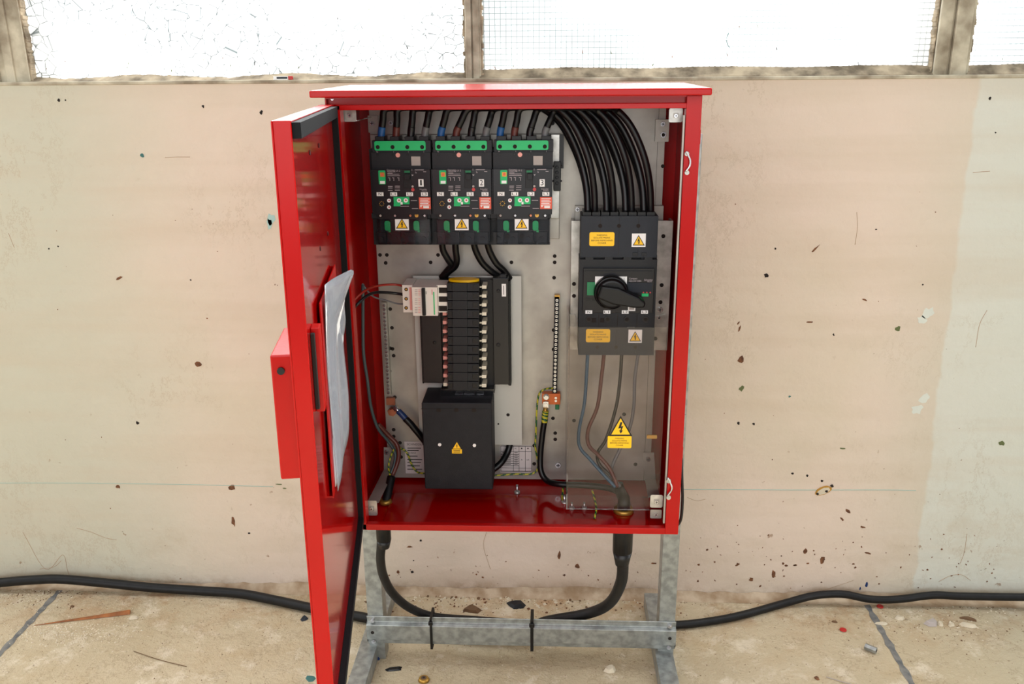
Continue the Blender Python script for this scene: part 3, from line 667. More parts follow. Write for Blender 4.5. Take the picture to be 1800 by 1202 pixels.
# ------------------------------------------------------------------ breaker rail
rail = thing('breaker_mounting_frame', 'pale steel mounting frame behind and to the right of the three breakers', 'bracket', (at(820, 300, .19).x, .19, at(820, 420, .19).z))
b = MB(); b.bx((655, 236, 984, 420), .186, .0135, 'galv'); b.bx((968, 236, 984, 384), .165, .021, 'galv_bright'); b.build('channel', rail, bevel=.001)
MB().bx((983, 237, 991, 296), .165, .012, 'case_dark').build('edge_trim', rail)
b = MB(); b.rr((973, 284, 986, 336), .155, .010, 'case_dark', 2)
for y in (294, 303, 312, 322): b.disc(979, y, .155, 3, .002, 'case', 8)
b.bx((970, 291, 988, 294), .157, .008, 'case_dark'); b.bx((970, 317, 988, 320), .157, .008, 'case_dark')
b.build('clip_block', rail, bevel=.0008)
# ------------------------------------------------------------------ moulded case circuit breakers
YF = .118
def breaker():
    t = thing('circuit_breaker', 'x', 'circuit breaker', (at(705, 430, YF).x, .15, at(705, 430, YF).z), 'green-topped circuit breakers')
    b = MB(); b.bx((653, 262, 757, 430), YF+.030, .038, 'case'); b.bx((653, 268, 757, 298), YF+.008, .0225, 'case'); b.bx((654, 247, 757, 268), YF+.010, .0205, 'case')
    for x in (667, 693, 719, 745): b.bx((x-8, 240, x+8, 250), YF+.014, .034, 'case_dark')
    b.bx((653, 375, 757, 384), YF+.010, .021, 'case'); b.bx((656, 384, 755, 388), YF+.022, .009, 'case')
    for x in (664, 690, 716, 743): b.disc(x, 272, YF+.008, 2.6, .0006, 'case_dark')
    for x in (661, 690, 716, 743):
        b.text('N' if x < 662 else '1', x+2, 267, 2.6, YF+.0079, 'print_light')
    b.build('case', t, bevel=.0012)
    b = MB(); b.bx((655, 298, 757, 377), YF, .0305, 'case_face'); b.bx((653, 298, 655, 375), YF+.004, .026, 'case')
    b.bx((755, 298, 757, 375), YF+.004, .026, 'case'); face = b
    b = MB(); b.rr((658, 248, 748, 264.5), YF+.008, .0025, 'green', 3)
    for x in (664, 690, 716, 742): b.disc(x, 258.5, YF+.008, 3.6, .0005, 'hole', 16)
    b.build('terminal_shield', t)['label'] = 'bright green terminal strip with four holes'
    b = MB(); b.disc(699.5, 272.5, YF+.008, 4, .0012, 'tab_pink'); b.build('indicator_dot', t)
    b = MB(); b.bx((723, 275, 739, 291), YF+.0074, .0006, 'sticker_plain'); b.build('blank_label', t)
    b = MB(); b.rr((665.5, 299.5, 677.5, 324), YF-.0014, .0014, 'green', 1.5); b.rr((668, 303, 676, 311), YF-.0030, .0016, 'brass', 1); b.disc(672, 307, YF-.003, 2.4, .0008, 'sticker_orange')
    b.bx((668, 318, 676.5, 323), YF-.0020, .0006, 'sticker_white'); b.build('trip_button', t)['label'] = 'green surround with an orange push button'
    # printed face
    b = face; ms = 'print_light'
    b.text('Compact', 687, 298.8, 2.6, YF, ms, wmax=14); b.text('NSXm100E', 688, 301.5, 2.6, YF, ms, wmax=14); b.text('Ui 2', 699.5, 300.2, 3, YF, ms, wmax=7)
    for y, x1_ in ((304, 690), (305.8, 702), (308.5, 703)): b.bx((681, y, x1_, y+.8), YF-.0001, .0001, ms)
    for x in (684, 691, 700): b.bx((x-2, 312, x+2, 312.8), YF-.0001, .0001, ms); b.bx((x+.8, 312, x+1.6, 318), YF-.0001, .0001, ms)
    for y in (327, 330, 334): b.bx((682, y, 690, y+1), YF-.0001, .0001, ms); b.bx((694, y-.4, 703, y+.6), YF-.0001, .0001, ms)
    b.text('I', 724, 298.6, 3.4, YF, ms); b.bx((729, 298, 745, 299), YF-.0001, .0001, ms); b.text('Iz', 731, 303, 3, YF, ms); b.bx((744, 301.5, 749, 302.3), YF-.0001, .0001, ms)
    b.pp([(723, 307), (727, 307), (725, 309.5)], YF-.0002, .0002, ms)
    b.text('Schneider', 744, 332.6, 2.6, YF, ms, wmax=13); b.text('Electric', 746, 335.2, 2.0, YF, ms, wmax=9)
    b.build('front_cover', t)
    b = MB(); b.bx((709, 298, 722, 331), YF-.002, .002, 'case_dark'); b.bx((710.5, 300, 720.5, 304), YF-.0026, .0006, 'green_dark'); b.bx((711, 306, 720, 316), YF-.012, .010, 'case_dark'); b.build('toggle', t, bevel=.0006)
    b = MB(); b.disc(726, 333, YF, 3, .003, 'print_red', 10); b.disc(725.5, 327.5, YF, 2, .002, 'sticker_plain', 10); b.build('test_button', t)['label'] = 'small red button'
    for x, s_ in ((668, 'N'), (692, 'L1'), (720, 'L2'), (746, 'L3')):
        b = MB(); b.bx((x-6, 338, x+6, 344.6), YF-.0008, .0008, 'sticker_white'); b.text(s_, x, 341.3, 4.6, YF-.0008, 'ink', wmax=5 if s_ == 'N' else 8); b.build('phase_label', t)['label'] = 'white marker reading '+s_
    b = MB(); b.bx((663, 346, 735, 370), YF-.0012, .0012, 'case_face'); b.bx((692, 346, 719.5, 359), YF-.0018, .0006, 'green'); b.bx((692, 359, 704, 362.5), YF-.0018, .0006, 'green')
    for x, y, r in ((684, 352.3, 3.4), (684, 364, 3.4), (701.5, 352, 3.8), (713.5, 352, 3.8)): b.disc(x, y, YF-.0018, r, .0016, 'sticker_white'); b.disc(x, y, YF-.0034, r*.4, .0003, 'print_red', 8)
    b.bx((704, 355, 707.5, 359.5), YF-.0030, .0012, 'sticker_white')
    b.disc(671, 358, YF-.0012, 6, .0014, 'case_dark')
    for k in range(8): b.disc(671+3.8*math.cos(k*.785), 358+3.8*math.sin(k*.785), YF-.0026, .8, .0003, 'brass', 6)
    for x0, x1_, y in ((722, 733, 352), (704, 719, 362), (724, 735, 366)): b.bx((x0, y, x1_, y+1), YF-.0014, .0002, 'print_light')
    b.build('trip_unit', t)['label'] = 'trip unit with white dials on a green field'
    b = MB(); b.bx((736.5, 347, 757, 367.5), YF-.0012, .0011, 'sticker_orange')
    for k in range(5): b.bx((738.5, 349+k*2.7, 755-(k % 2)*2, 350.1+k*2.7), YF-.0014, .0002, 'sticker_white')
    b.pp([(738, 361.5), (742, 361.5), (740, 365)], YF-.0014, .0002, 'sticker_white'); b.bx((744, 362, 754, 366), YF-.0014, .0002, 'sticker_white')
    b.build('residual_trip_label', t)['label'] = 'orange label with white print'
    b = MB(); b.bx((664, 374, 751, 385), YF+.002, .008, 'case_face')
    for x, m in ((668.5, 'sticker_plain'), (694, 'steel'), (721, 'copper'), (746, 'steel')): b.disc(x, 378.8, YF+.002, 3.0, .002, 'hole'); b.disc(x+.4, 379, YF+.000, 2.0, .0008, m)
    b.rr((729, 374.5, 735.5, 382), YF+.0006, .0014, 'brass', 3); b.text('!', 732, 378, 5, YF+.0006, 'ink'); b.build('screw_row', t)
    for x in (681, 732): MB().rr((x-5, 388, x+5, 405.5), YF+.012, .004, 'green', 4).bx((x+2, 404, x+6, 408), YF+.012, .003, 'green').build('green_latch', t)
    b = MB()
    for x in (684, 709): b.disc(x, 415, YF+.012, 4, .001, 'hole'); 
    for x in (670, 695, 721, 745): b.bx((x-9, 408, x+9, 428), YF+.022, .009, 'case_face'); b.disc(x, 420, YF+.022, 4.5, .002, 'switch_grey' if x == 721 else 'case_dark')
    b.build('lower_terminals', t)
    x0, x1_, z0, z1 = rct(663.5, 385, 757, 430, YF+.004); b = MB(); y0, y1 = YF+.004, YF+.030; q = .0012
    b.box(x0, x1_, y0, y0+q, z0, z1, 'clear_small'); b.box(x0, x0+q, y0+q, y1, z0, z1, 'clear_small'); b.box(x1_-q, x1_, y0+q, y1, z0, z1, 'clear_small'); b.box(x0+q, x1_-q, y0+q, y1, z0, z0+q, 'clear_small')
    zz = rct(663, 405, 757, 406, YF+.004)[2]; b.box(x0+.004, x1_-.004, y0-.0008, y0, zz, zz+.0008, 'clear_small')
    b.build('clear_terminal_cover', t, bevel=.0008)['label'] = 'clear plastic terminal cover'
    warn_square(t, 694.5, 381, 718.5, 404.5, YF+.0025)
    return t
def numlabel(t, dx, s_):
    b = MB(); b.bx((735.5+dx, 315, 744.5+dx, 328), YF-.001, .001, 'sticker_white'); b.text(s_, 740+dx, 321.5, 9.5, YF-.001, 'ink', wmax=5.2 if s_ != '1' else 3); b.build('number_label', t)['label'] = 'white label reading '+s_
b1 = breaker(); offs = [0, 106.3, 213]
for k in (1, 2):
    dx = at(705+offs[k], 340, YF)-at(705, 340, YF); c = copy_tree(b1, (dx.x, 0, 0)); c['label'] = ['', 'green-topped black circuit breaker numbered 2, the middle one', 'green-topped black circuit breaker numbered 3, on the right'][k]; numlabel(c, offs[k], str(k+1))
b1['label'] = 'green-topped black circuit breaker numbered 1, on the left'; numlabel(b1, 0, '1')
# ------------------------------------------------------------------ main switch
YS = .105
sp_ = thing('switch_mounting_frame', 'galvanised steel mounting frame behind the large rotary switch', 'bracket', (at(1090, 500, .19).x, .19, at(1090, 615, .19).z))
b = MB(); b.bx((1003, 388, 1178, 615), .165, .003, 'galv_bright'); b.bx((1003, 388, 1007, 615), .168, .031, 'galv'); b.bx((1174, 388, 1178, 615), .168, .031, 'galv')
b.bx((1011, 362, 1166, 392), .186, .0135, 'galv'); b.screw(1015, 368, .186, 4)
for x, y in ((1166, 415), (1163, 501), (1009, 499), (1009, 520), (1161, 531), (1152, 595)): b.disc(x, y, .165, 3.6, .0005, 'hole')
b.screw(1160, 544, .165, 5); b.screw(1158, 558, .165, 4)
b.pp([(1001, 552), (1010, 552), (1018, 572), (1003, 574)], .163, .002, 'galv_bright'); b.pp([(1150, 556), (1170, 552), (1170, 574), (1157, 574)], .163, .002, 'galv_bright')
b.build('plate', sp_, bevel=.0008)
sw = thing('switch_disconnector', 'large four-pole switch disconnector with a black rotary handle and grey covers', 'switch', (at(1088, 620, YS).x, .14, at(1088, 625, YS).z))
b = MB(); b.bx((1018, 456, 1153, 576), YS, .058, 'case'); b.bx((1020, 448, 1155, 458), YS+.010, .05, 'case_dark')
for x in (1037, 1068, 1103, 1134): b.rr((x-8, 443, x+8, 455), YS+.006, .006, 'case', 3)
for x in (1035, 1068, 1102, 1135): b.disc(x, 561, YS, 5.5, .0016, 'case_face'); b.disc(x, 561, YS-.0016, 3.2, .0004, 'hole')
for x0, x1_ in ((1040, 1048), (1055, 1062)): b.bx((x0, 559, x1_, 567), YS-.0006, .001, 'hole')
for x in (1052, 1085, 1119): b.bx((x, 553, x+1, 575), YS-.0004, .001, 'hole')
b.build('case', sw, bevel=.0015)
b = MB(); b.bx((1025, 472, 1149, 550), YS-.006, .006, 'case_face'); b.bx((1028, 475, 1146, 477), YS-.0068, .0009, 'case'); b.build('front_cover', sw, bevel=.0012)
b = MB(); b.bx((1046, 486, 1102, 504), YS-.0075, .0015, 'sticker_white'); b.bx((1101, 497, 1146, 514), YS-.0072, .0011, 'switch_grey'); b.bx((1032, 496, 1046, 519), YS-.0078, .0018, 'green_dark')
b.text('I', 1097, 490.5, 4, YS-.0075, 'ink'); b.text('ON', 1096, 494, 2.5, YS-.0075, 'ink', wmax=5); b.text('Compact', 1113, 489.5, 3, YS-.006, 'print_light', wmax=14); b.text('NSX-INV 250N', 1116.5, 494, 3, YS-.006, 'print_light', wmax=21)
b.text('Schneider', 1140, 492, 3.6, YS-.006, 'print_light', wmax=15); b.text('Electric', 1142, 495, 2.2, YS-.006, 'print_light', wmax=8)
b.bx((1128, 516, 1140, 521), YS-.0080, .002, 'green')
for x in (1131, 1137, 1143): b.disc(x, 514, YS-.0072, 1.4, .0005, 'print_red', 8)
for x in (1029, 1040): b.bx((x, 524, x+9, 529), YS-.0068, .0008, 'case_dark')
b.build('faceplate', sw)['label'] = 'white and green dial plate with printed text'
p = at(1074, 513, YS-.01); R = 31*pxm(1074, 513, YS-.03); b = MB()
b.cyl((p.x, YS-.006, p.z), (p.x, YS-.022, p.z), R*1.0, 'case_dark', R*.96, 40); b.cyl((p.x, YS-.022, p.z), (p.x, YS-.030, p.z), R*.92, 'case_dark', R*.80, 40)
ang = math.radians(-17)
def rot(u, v): return (p.x+u*math.cos(ang)-v*math.sin(ang), p.z+u*math.sin(ang)+v*math.cos(ang))
G = [rot(-R*.75, R*.36), rot(R*.2, R*.52), rot(R*1.5, R*.34), rot(R*1.95, R*.16), rot(R*1.95, -R*.12), rot(R*1.4, -R*.30), rot(R*.2, -R*.46), rot(-R*.75, -R*.36)]
b.prism(G, YS-.042, YS-.014, 'case_dark'); b.build('rotary_handle', sw, bevel=.003)['label'] = 'black rotary handle'
b = MB(); b.bx((1104, 533, 1117, 546.5), YS-.0068, .0008, 'sticker_white'); b.bx((1106, 535, 1115, 544.5), YS-.0071, .0003, 'sticker_plain'); b.build('blank_label', sw)
for x, s_ in ((1035, 'N'), (1067, 'L1'), (1099, 'L2'), (1133, 'L3')):
    b = MB(); b.bx((x-6, 545.5, x+6, 551.5), YS-.0068, .0008, 'sticker_white'); b.text(s_, x, 548.5, 4.4, YS-.0068, 'ink', wmax=5 if s_ == 'N' else 8); b.build('phase_label', sw)['label'] = 'white marker reading '+s_
b = MB(); b.bx((1021, 380, 1156, 452), YS-.002, .060, 'switch_grey')
for x in (1055, 1088, 1122): b.bx((x-.4, 380, x+.4, 448), YS-.0022, .0003, 'ink'); b.disc(x, 397, YS-.002, 3.6, .0004, 'hole')
for x in (1112, 1128): b.rr((x, 444, x+9, 450), YS-.0036, .0016, 'case', 1)
for x in (1036, 1070, 1103, 1140): b.rr((x-7, 446, x+7, 460), YS-.001, .01, 'case', 4)
b.build('upper_terminal_cover', sw, bevel=.0015)
b = MB(); b.bx((1017, 576, 1150, 624), YS-.002, .060, 'switch_grey')
for x in (1050, 1083, 1117): b.bx((x-.4, 577, x+.4, 624), YS-.0022, .0003, 'ink'); b.disc(x, 610, YS-.002, 3.2, .0004, 'hole')
b.build('lower_terminal_cover', sw, bevel=.0015)
b = MB()
for x in (1032, 1048, 1064, 1080, 1096, 1112, 1128, 1144): b.bx((x-7, 373, x+7, 382), YS+.004, .05, 'case_dark')
b.build('cable_entry_shroud', sw)
warn_text(sw, 1036, 408, 1080, 432.5, YS-.0026); warn_square(sw, 1110.5, 410.5, 1135, 434, YS-.0026)
warn_text(sw, 1030, 578.5, 1072.5, 601.5, YS-.0026); warn_square(sw, 1104.5, 579.5, 1128.5, 602.5, YS-.0026)
# ------------------------------------------------------------------ cables from the breakers to the switch
xs = [(670, 677), (696, 700), (722, 728), (747, 757), (775, 788), (802, 822), (828, 838), (854, 868), (879, 890), (904, 914), (931, 946), (958, 977)]
cols = ['w_blue', 'w_brown', 'w_black', 'w_grey']; words = ['blue', 'brown', 'plain black', 'grey']; poles = ['neutral', 'first', 'second', 'third']
ends = {0: (1032, 1033, 1046), 1: (1065, 1066, 1079), 2: (1098, 1099, 1111), 3: (1129, 1131, 1145)}
for k, (xb, xt) in enumerate(xs):
    br, po = divmod(k, 4); depth = (.165, .148, .128)[br]; ex = ends[po][br]
    Yr = .055+.0105*(k % 12); Yr = .19-.0112*((po*3+br))
    zr = .757 if (po % 2 == 0) else .7585
    P = [at(xb, 248, .143), at(xb+.5, 232, .143), at(xb+(xt-xb)*.45, 212, .142), at(xt, 192, .142)]
    Q = P[-1]; P.append(Vector((Q.x+.022, .140*.6+Yr*.4, zr-.003)))
    xe = [at(ex+o, y, depth) for o, y in ((-62-6*(2-br), 193), (-42-4*(2-br), 213), (-25-3*(2-br), 243), (-10-1.5*(2-br), 285), (-2, 330), (0, 380))]
    xe[-1].y = YS+.03; xe[-2].y = (depth+YS+.03)/2
    if xe[0].x-Q.x > .12: P += [Vector((Q.x+.055, Yr, zr)), Vector((xe[0].x-.045, Yr, zr))]
    P.append(Vector((xe[0].x-.016, (Yr+depth)/2, zr-.003)))
    P += xe
    n_ = ['blue', 'brown', 'plain black', 'grey'][po]
    t = thing('power_cable', 'black power cable with %s sleeve leaving the top of breaker %d' % (n_, br+1) if po != 2 else 'all-black power cable without coloured sleeve leaving the top of breaker %d' % (br+1), 'cable', P[0], 'cables arching from the breakers to the switch')
    MB().tube(P, .0062, 'rubber', 7, 12).build('conductor', t)
    MB().tube([P[0], P[1], P[1].lerp(P[2], .45)], .0066, cols[po] if po != 2 else 'w_black', 5, 12).build('sleeve', t)
# lower cables of the breakers to the busbar unit
for pts, lb in (([(777, 424), (779, 440), (787, 455), (793, 466), (786, 476), (776, 488)], 'leftmost black cable dropping from breaker 2 and bending left'),
                ([(800, 424), (801, 440), (803, 458), (799, 469), (786, 480), (779, 492)], 'second black cable dropping from breaker 2 and bending left'),
                ([(832, 424), (837, 442), (848, 462), (864, 477), (881, 488)], 'black cable dropping from the right half of breaker 2, bending right'),
                ([(856, 424), (861, 442), (872, 462), (886, 476), (896, 490)], 'rightmost black cable dropping between breakers 2 and 3')):
    n_ = len(pts); P = [at(x, y, .150+.03*(i/(n_-1))) for i, (x, y) in enumerate(pts)]
    tag(MB().tube(P, .0062, 'rubber', 8, 12).build('link_cable'), lb, 'cable', 'short cables below the breakers')
# ------------------------------------------------------------------ busbar distribution unit
pan = thing('busbar_unit', 'black busbar unit with stacked ways on a pale grey backplate', 'busbar unit', (at(830, 600, .19).x, .19, at(830, 780, .19).z))
MB().bx((732, 485, 917, 781), .180, .003, 'pan_grey').disc(893, 729, .180, 3, .0004, 'hole').disc(876, 745, .180, 1.6, .0004, 'hole').build('backplate', pan, bevel=.0008)
b = MB()
for x in (745, 905):
    for y in (500, 760): p = at(x, y, .183); b.cyl((p.x, .183, p.z), (p.x, .1995, p.z), .004, 'steel')
b.build('spacers', pan)
b = MB(); b.bx((741, 498, 776, 673), .150, .030, 'case_face'); b.bx((739, 498, 742, 674), .158, .022, 'case_dark'); b.disc(764, 602, .150, 3, .002, 'case_dark'); b.build('side_shroud', pan, bevel=.001)
b = MB(); b.bx((867, 489, 894, 676), .145, .035, 'case_face'); b.bx((893, 494, 898, 678), .158, .022, 'case_dark'); b.disc(876, 511, .145, 3, .002, 'case_dark'); b.disc(876, 606, .145, 3.5, .002, 'case_dark'); b.rr((878, 482, 890, 492), .148, .012, 'case', 3)
b.build('side_shroud', pan, bevel=.001)
MB().bx((882, 499, 889.5, 521), .1444, .0006, 'sticker_white').bx((885, 502, 886, 518), .1442, .0002, 'ink').build('rating_sticker', pan)
b = MB(); b.bx((775, 492, 868, 690), .158, .022, 'case_dark'); b.build('core', pan)
YM = .112
for k in range(12):
    y0 = 497+k*15.75; dxk = k*.12; xl = 783+dxk; xr = 845-k*.05
    b = MB(); b.bx((xl+3, y0+.8, xr-3, y0+15), YM, .046, 'case'); b.bx((xl+12, y0+.3, xl+38, y0+15.3), YM-.003, .003, 'case')
    b.bx((xr-14, y0+3, xr-5, y0+12), YM-.0006, .001, 'case_dark'); b.bx((xl+5, y0+3, xl+11, y0+12), YM-.0006, .001, 'case_dark')
    o = b.build('busbar_module', pan, bevel=.001)
for k in range(12):
    y0 = 504.5+k*15.75; x = 851-k*.02; b = MB(); b.bx((x-4, y0-3, x+4, y0+3), .128, .030, 'tab_white'); b.bx((x-9, y0-1.2, x-4, y0+1.2), .130, .004, 'tab_white'); b.build('terminal_tab', pan, bevel=.0005)
for k in range(9):
    y0 = 551.5+k*15.55; x = 782+k*.15; b = MB(); b.bx((x-4, y0-3, x+3, y0+3), .128, .030, 'tab_pink' if k < 8 else 'tab_white'); b.bx((x+3, y0-1.2, x+7, y0+1.2), .130, .004, 'tab_pink'); b.build('terminal_tab', pan, bevel=.0005)
# oval yellow-ended main feed bar
p = at(815, 495, .125); k = pxm(815, 495, .125); b = MB(); P = [(27*k*math.cos(a)*1.0, 13*k*math.sin(a)) for a in [i*math.pi/14 for i in range(28)]]
zt_ = at(815, 494, .112).z
vs = [(p.x+x, .132+y*1.1, z) for z in (zt_-.006, zt_) for x, y in P]; n_ = len(P)
b.add(vs, [tuple(range(n_)), tuple(range(2*n_-1, n_-1, -1))]+[(i, (i+1) % n_, n_+(i+1) % n_, n_+i) for i in range(n_)], 'sticker_yellow'); b.build('top_cap', pan, bevel=.001)['label'] = 'yellow oval cap'
b = MB(); b.bx((775, 684, 868, 706), .130, .002, 'clear_small'); b.bx((775, 684, 868, 686), .132, .03, 'clear_small'); b.build('clear_guard', pan)
b = MB()
for x, w in ((800, 14), (816, 18), (838, 12)): b.bx((x, 692, x+w, 700), .140, .016, 'steel'); b.bx((x, 701, x+w, 704), .136, .020, 'galv_bright')
b.build('bus_links', pan)
bxx = thing('incomer_box', 'large plain black terminal box below the busbar unit with a small yellow warning', 'terminal box', (at(804, 850, .1).x, .14, at(804, 860, .1).z))
b = MB(); YX = .095
xa, xb_, za, zb_ = rct(744, 708, 865, 860, YX); b.box(xa, xb_, YX, .179, za, zb_, 'box_black'); b.build('cover', bxx, bevel=.002)
b = MB(); zl = at(804, 719, YX).z; b.box(xa-.001, xb_+.001, YX-.0006, YX-.0001, zl-.0004, zl+.0004, 'ink')
for x in (771, 802, 833): b.rr((x-4, 718, x+4, 724), YX-.0008, .0007, 'hole', 2)
b.build('vent_slots', bxx)
for x in (773, 834): MB().disc(x, 781+(x-773)*.02, YX, 3, .002, 'sticker_white').build('cover_screw', bxx)
b = MB(); b.pp([(803, 777), (810, 788.5), (796, 788.5)], YX-.0006, .0005, 'sticker_yellow'); b.pp(bolt_poly(803, 784, 6), YX-.0009, .0003, 'ink'); b.bx((794.5, 789.5, 812, 797), YX-.0006, .0005, 'sticker_yellow')
for y in (791, 793, 795): b.bx((797, y, 809, y+.7), YX-.0008, .0002, 'ink')
b.build('warning_sticker', bxx)['label'] = 'tiny yellow lightning sticker'
# MCB on the busbar
mcb = thing('miniature_circuit_breaker', 'white three-pole miniature circuit breaker clipped on the left of the busbar unit', 'circuit breaker', (at(750, 550, .11).x, .13, at(750, 550, .11).z))
YC = .105
b = MB(); b.bx((708, 501, 726, 549), YC+.012, .055, 'white_plastic'); b.bx((725, 505, 769, 555), YC, .067, 'white_plastic'); b.bx((768, 501, 786, 549), YC+.012, .055, 'white_plastic')
for y in (508.5, 525, 541): b.disc(714, y, YC+.012, 3.2, .0006, 'hole'); b.disc(714, y, YC+.0114, 1.8, .0004, 'brass')
for y in (505, 520.5, 537): b.bx((771.5, y+.5, 786, y+10), YC+.0114, .0008, 'hole')
b.bx((720, 505, 724, 545), YC+.0116, .0005, 'tab_pink'); b.build('housing', mcb)
b = MB(); b.bx((741.5, 507, 747.5, 555), YC-.006, .007, 'case_dark'); b.build('toggle_bar', mcb, bevel=.001)
b = MB(); b.bx((762, 513, 764, 553), YC-.0004, .0005, 'green'); b.bx((759, 509, 760, 518), YC-.0004, .0005, 'print_red'); b.bx((748.5, 512, 749.5, 517), YC-.0004, .0005, 'ink')
for y in (509, 525, 540):
    for dy in (0, 3, 6, 9): b.bx((729, y+dy, 734, y+dy+1), YC-.0003, .0004, 'sticker_plain'); b.bx((735, y+dy, 739, y+dy+1), YC-.0003, .0004, 'tab_pink')
b.build('printed_marks', mcb)
# ------------------------------------------------------------------ terminal bars
def termbar(top, bot, n_, base, name, label, r):
    t = thing(name, label, 'terminal bar', at(*bot, .195)); b = MB(); A, B = at(*top, .186), at(*bot, .186)
    A2, B2 = (A.x, A.z), (B.x, B.z); w = .0045
    b.prism([(A.x-w, A.z+.006), (A.x+w, A.z+.006), (B.x+w, B.z-.006), (B.x-w, B.z-.006)], .186, .1995, base); b.build('bar', t)
    for k in range(n_):
        q = A.lerp(B, k/(n_-1)); s_ = MB(); s_.cyl((q.x, .186, q.z), (q.x, .182, q.z), r, 'steel', r*.8, 12); s_.box(q.x-r*.7, q.x+r*.7, .1816, .182, q.z-r*.14, q.z+r*.14, 'ink'); s_.build('terminal_screw', t)
    return t
nb = termbar((675, 537), (683, 690), 24, 'galv', 'neutral_bar', 'neutral terminal bar with a row of small screws along the left of the plate', .0030)
b = MB(); p = at(689, 720, .19); b.disc(690, 722, .192, 8, .008, 'copper', 6); b.disc(690, 722, .184, 5, .006, 'copper', 8); b.bx((679, 700, 694, 712), .190, .0095, 'copper'); b.build('copper_stud', nb)['label'] = 'pinkish copper stud and nut'
eb = termbar((979, 527), (975, 686), 24, 'case', 'earth_bar', 'earth terminal bar with a row of ringed screws right of the busbar unit', .0034)
b = MB(); b.bx((975, 519, 984, 525), .186, .013, 'brass'); b.build('bar_end', eb)
ob = thing('earth_block', 'orange earth terminal block with two bolts below the earth bar', 'terminal block', at(970, 710, .195))
MB().bx((953, 692, 985, 711), .184, .0155, 'orange_block').bx((976, 711, 983, 720), .19, .009, 'green_dark').build('block', ob, bevel=.001)
for x, y in ((960, 697), (959, 710)): q = MB(); q.disc(x, y, .184, 5.5, .003, 'galv_bright'); q.disc(x, y, .181, 4.2, .006, 'steel', 6); q.build('bolt', ob)
for y in (699, 704): q = MB(); q.disc(977, y, .184, 2.2, .002, 'steel'); q.build('clamp_screw', ob)
# ------------------------------------------------------------------ loose wires
def wire(pts, r, m, label, name='wire', stripe=None, cat='wire', par=None, grp=None):
    o = MB().tube([at(x, y, Y) for x, y, Y in pts], r, m, 8, 10, stripe).build(name, par)
    return tag(o, label, cat, grp) if not par else o
t = thing('earth_lead', 'thick black earth cable with a bare lug bolted to the orange block, curving down right', 'cable', at(957, 840, .17))
wire([(958, 735, .176), (954, 760, .172), (950, 800, .168), (951, 828, .16), (962, 845, .15), (985, 851, .13), (1030, 853, .13), (1070, 858, .12), (1094, 868, .105)], .0060, 'rubber', '', 'conductor', par=t)
wire([(959, 722, .176), (958, 730, .176), (957, 742, .175)], .0065, 'w_yellow', '', 'end_sleeve', 'w_green', par=t)
b = MB(); b.cyl(at(958, 728, .176), at(959, 716, .176), .0035, 'brass', .0045); b.bx((955, 706, 964, 717), .176, .002, 'steel'); b.build('lug', t)
t = thing('neutral_lead', 'short black cable with blue sleeve running from the copper stud behind the box', 'cable', at(725, 750, .18))
wire([(712, 735, .17), (722, 745, .17), (736, 762, .172), (750, 780, .18)], .0068, 'rubber', '', 'conductor', par=t); wire([(700, 722, .172), (708, 730, .17), (718, 741, .17)], .0062, 'heat_blue', '', 'blue_sleeve', par=t)
b = MB(); b.cyl(at(704, 726, .171), at(693, 715, .175), .0035, 'steel', .005); b.build('lug', t)
wire([(899, 766, .1915), (897, 778, .1910), (892, 795, .185), (882, 812, .172), (868, 824, .165), (855, 828, .16)], .0066, 'rubber', 'black cable emerging below the grey backplate and curving behind the black box', 'feeder_cable', cat='cable')
wire([(972, 682, .182), (958, 684, .175), (948, 692, .175), (944, 715, .178), (942, 760, .182), (941, 785, .184), (945, 810, .184), (944, 826, .182), (932, 833, .18), (905, 833, .18), (880, 835, .178), (850, 836, .17), (800, 836, .17), (748, 832, .18), (733, 829, .188), (723, 815, .19), (717, 799, .19), (709, 790, .19), (698, 787, .185)], .0019, 'w_green', 'green and yellow striped earth wire looping from the earth bar along the plate bottom', 'earth_wire', 'w_yellow')
wire([(638, 500, .13), (638, 560, .13), (639, 620, .13), (646, 670, .13), (652, 715, .14), (664, 752, .15), (682, 775, .16), (694, 795, .16), (693, 815, .15), (687, 832, .14)], .0032, 'w_slate', 'slate grey wire hanging down the left inside of the cabinet', 'control_wire')
wire([(712, 503, .125), (690, 500, .125), (660, 503, .10), (640, 512, .07), (622, 528, .05), (614, 545, .06)], .0022, 'w_red', 'red-brown wire running left from the white miniature breaker', 'control_wire')
wire([(712, 518, .125), (690, 515, .125), (662, 514, .10), (645, 520, .07), (628, 535, .05), (616, 548, .06)], .0028, 'w_black', 'black wire running left from the white miniature breaker', 'control_wire')
wire([(712, 534, .125), (700, 534, .13), (682, 529, .13), (658, 522, .13), (645, 510, .13), (637, 498, .13)], .0015, 'w_grey', 'thin grey wire running left from the white miniature breaker', 'control_wire')
wire([(664, 745, .16), (682, 764, .168), (697, 780, .168), (701, 798, .16), (698, 815, .15), (690, 835, .14)], .0045, 'w_brown', 'dark brown wire bundled beside the slate one at the lower left', 'control_wire')
t = thing('sheathed_cable', 'grey sheathed cable end rising from the cabinet floor at lower left with striped cores', 'cable', at(678, 885, .003, 2))
p = at(678, 885, .003, 2); P = [Vector((p.x, p.y, .0055)), at(681, 870, p.y+.012), at(688, 838, .14)]
MB().tube(P, lambda q: .0085, 'rubber_dusty', 8, 14).build('sheath', t); MB().tube([at(687, 840, .14), at(683, 822, .13), at(686, 805, .135), at(692, 790, .15)], .0018, 'w_green', 8, 8, 'w_yellow').build('striped_core', t)
q = MB(); q.cyl((p.x, p.y, .0055), (p.x, p.y, .012), .013, 'brass', .011, 12); q.build('gland', t)
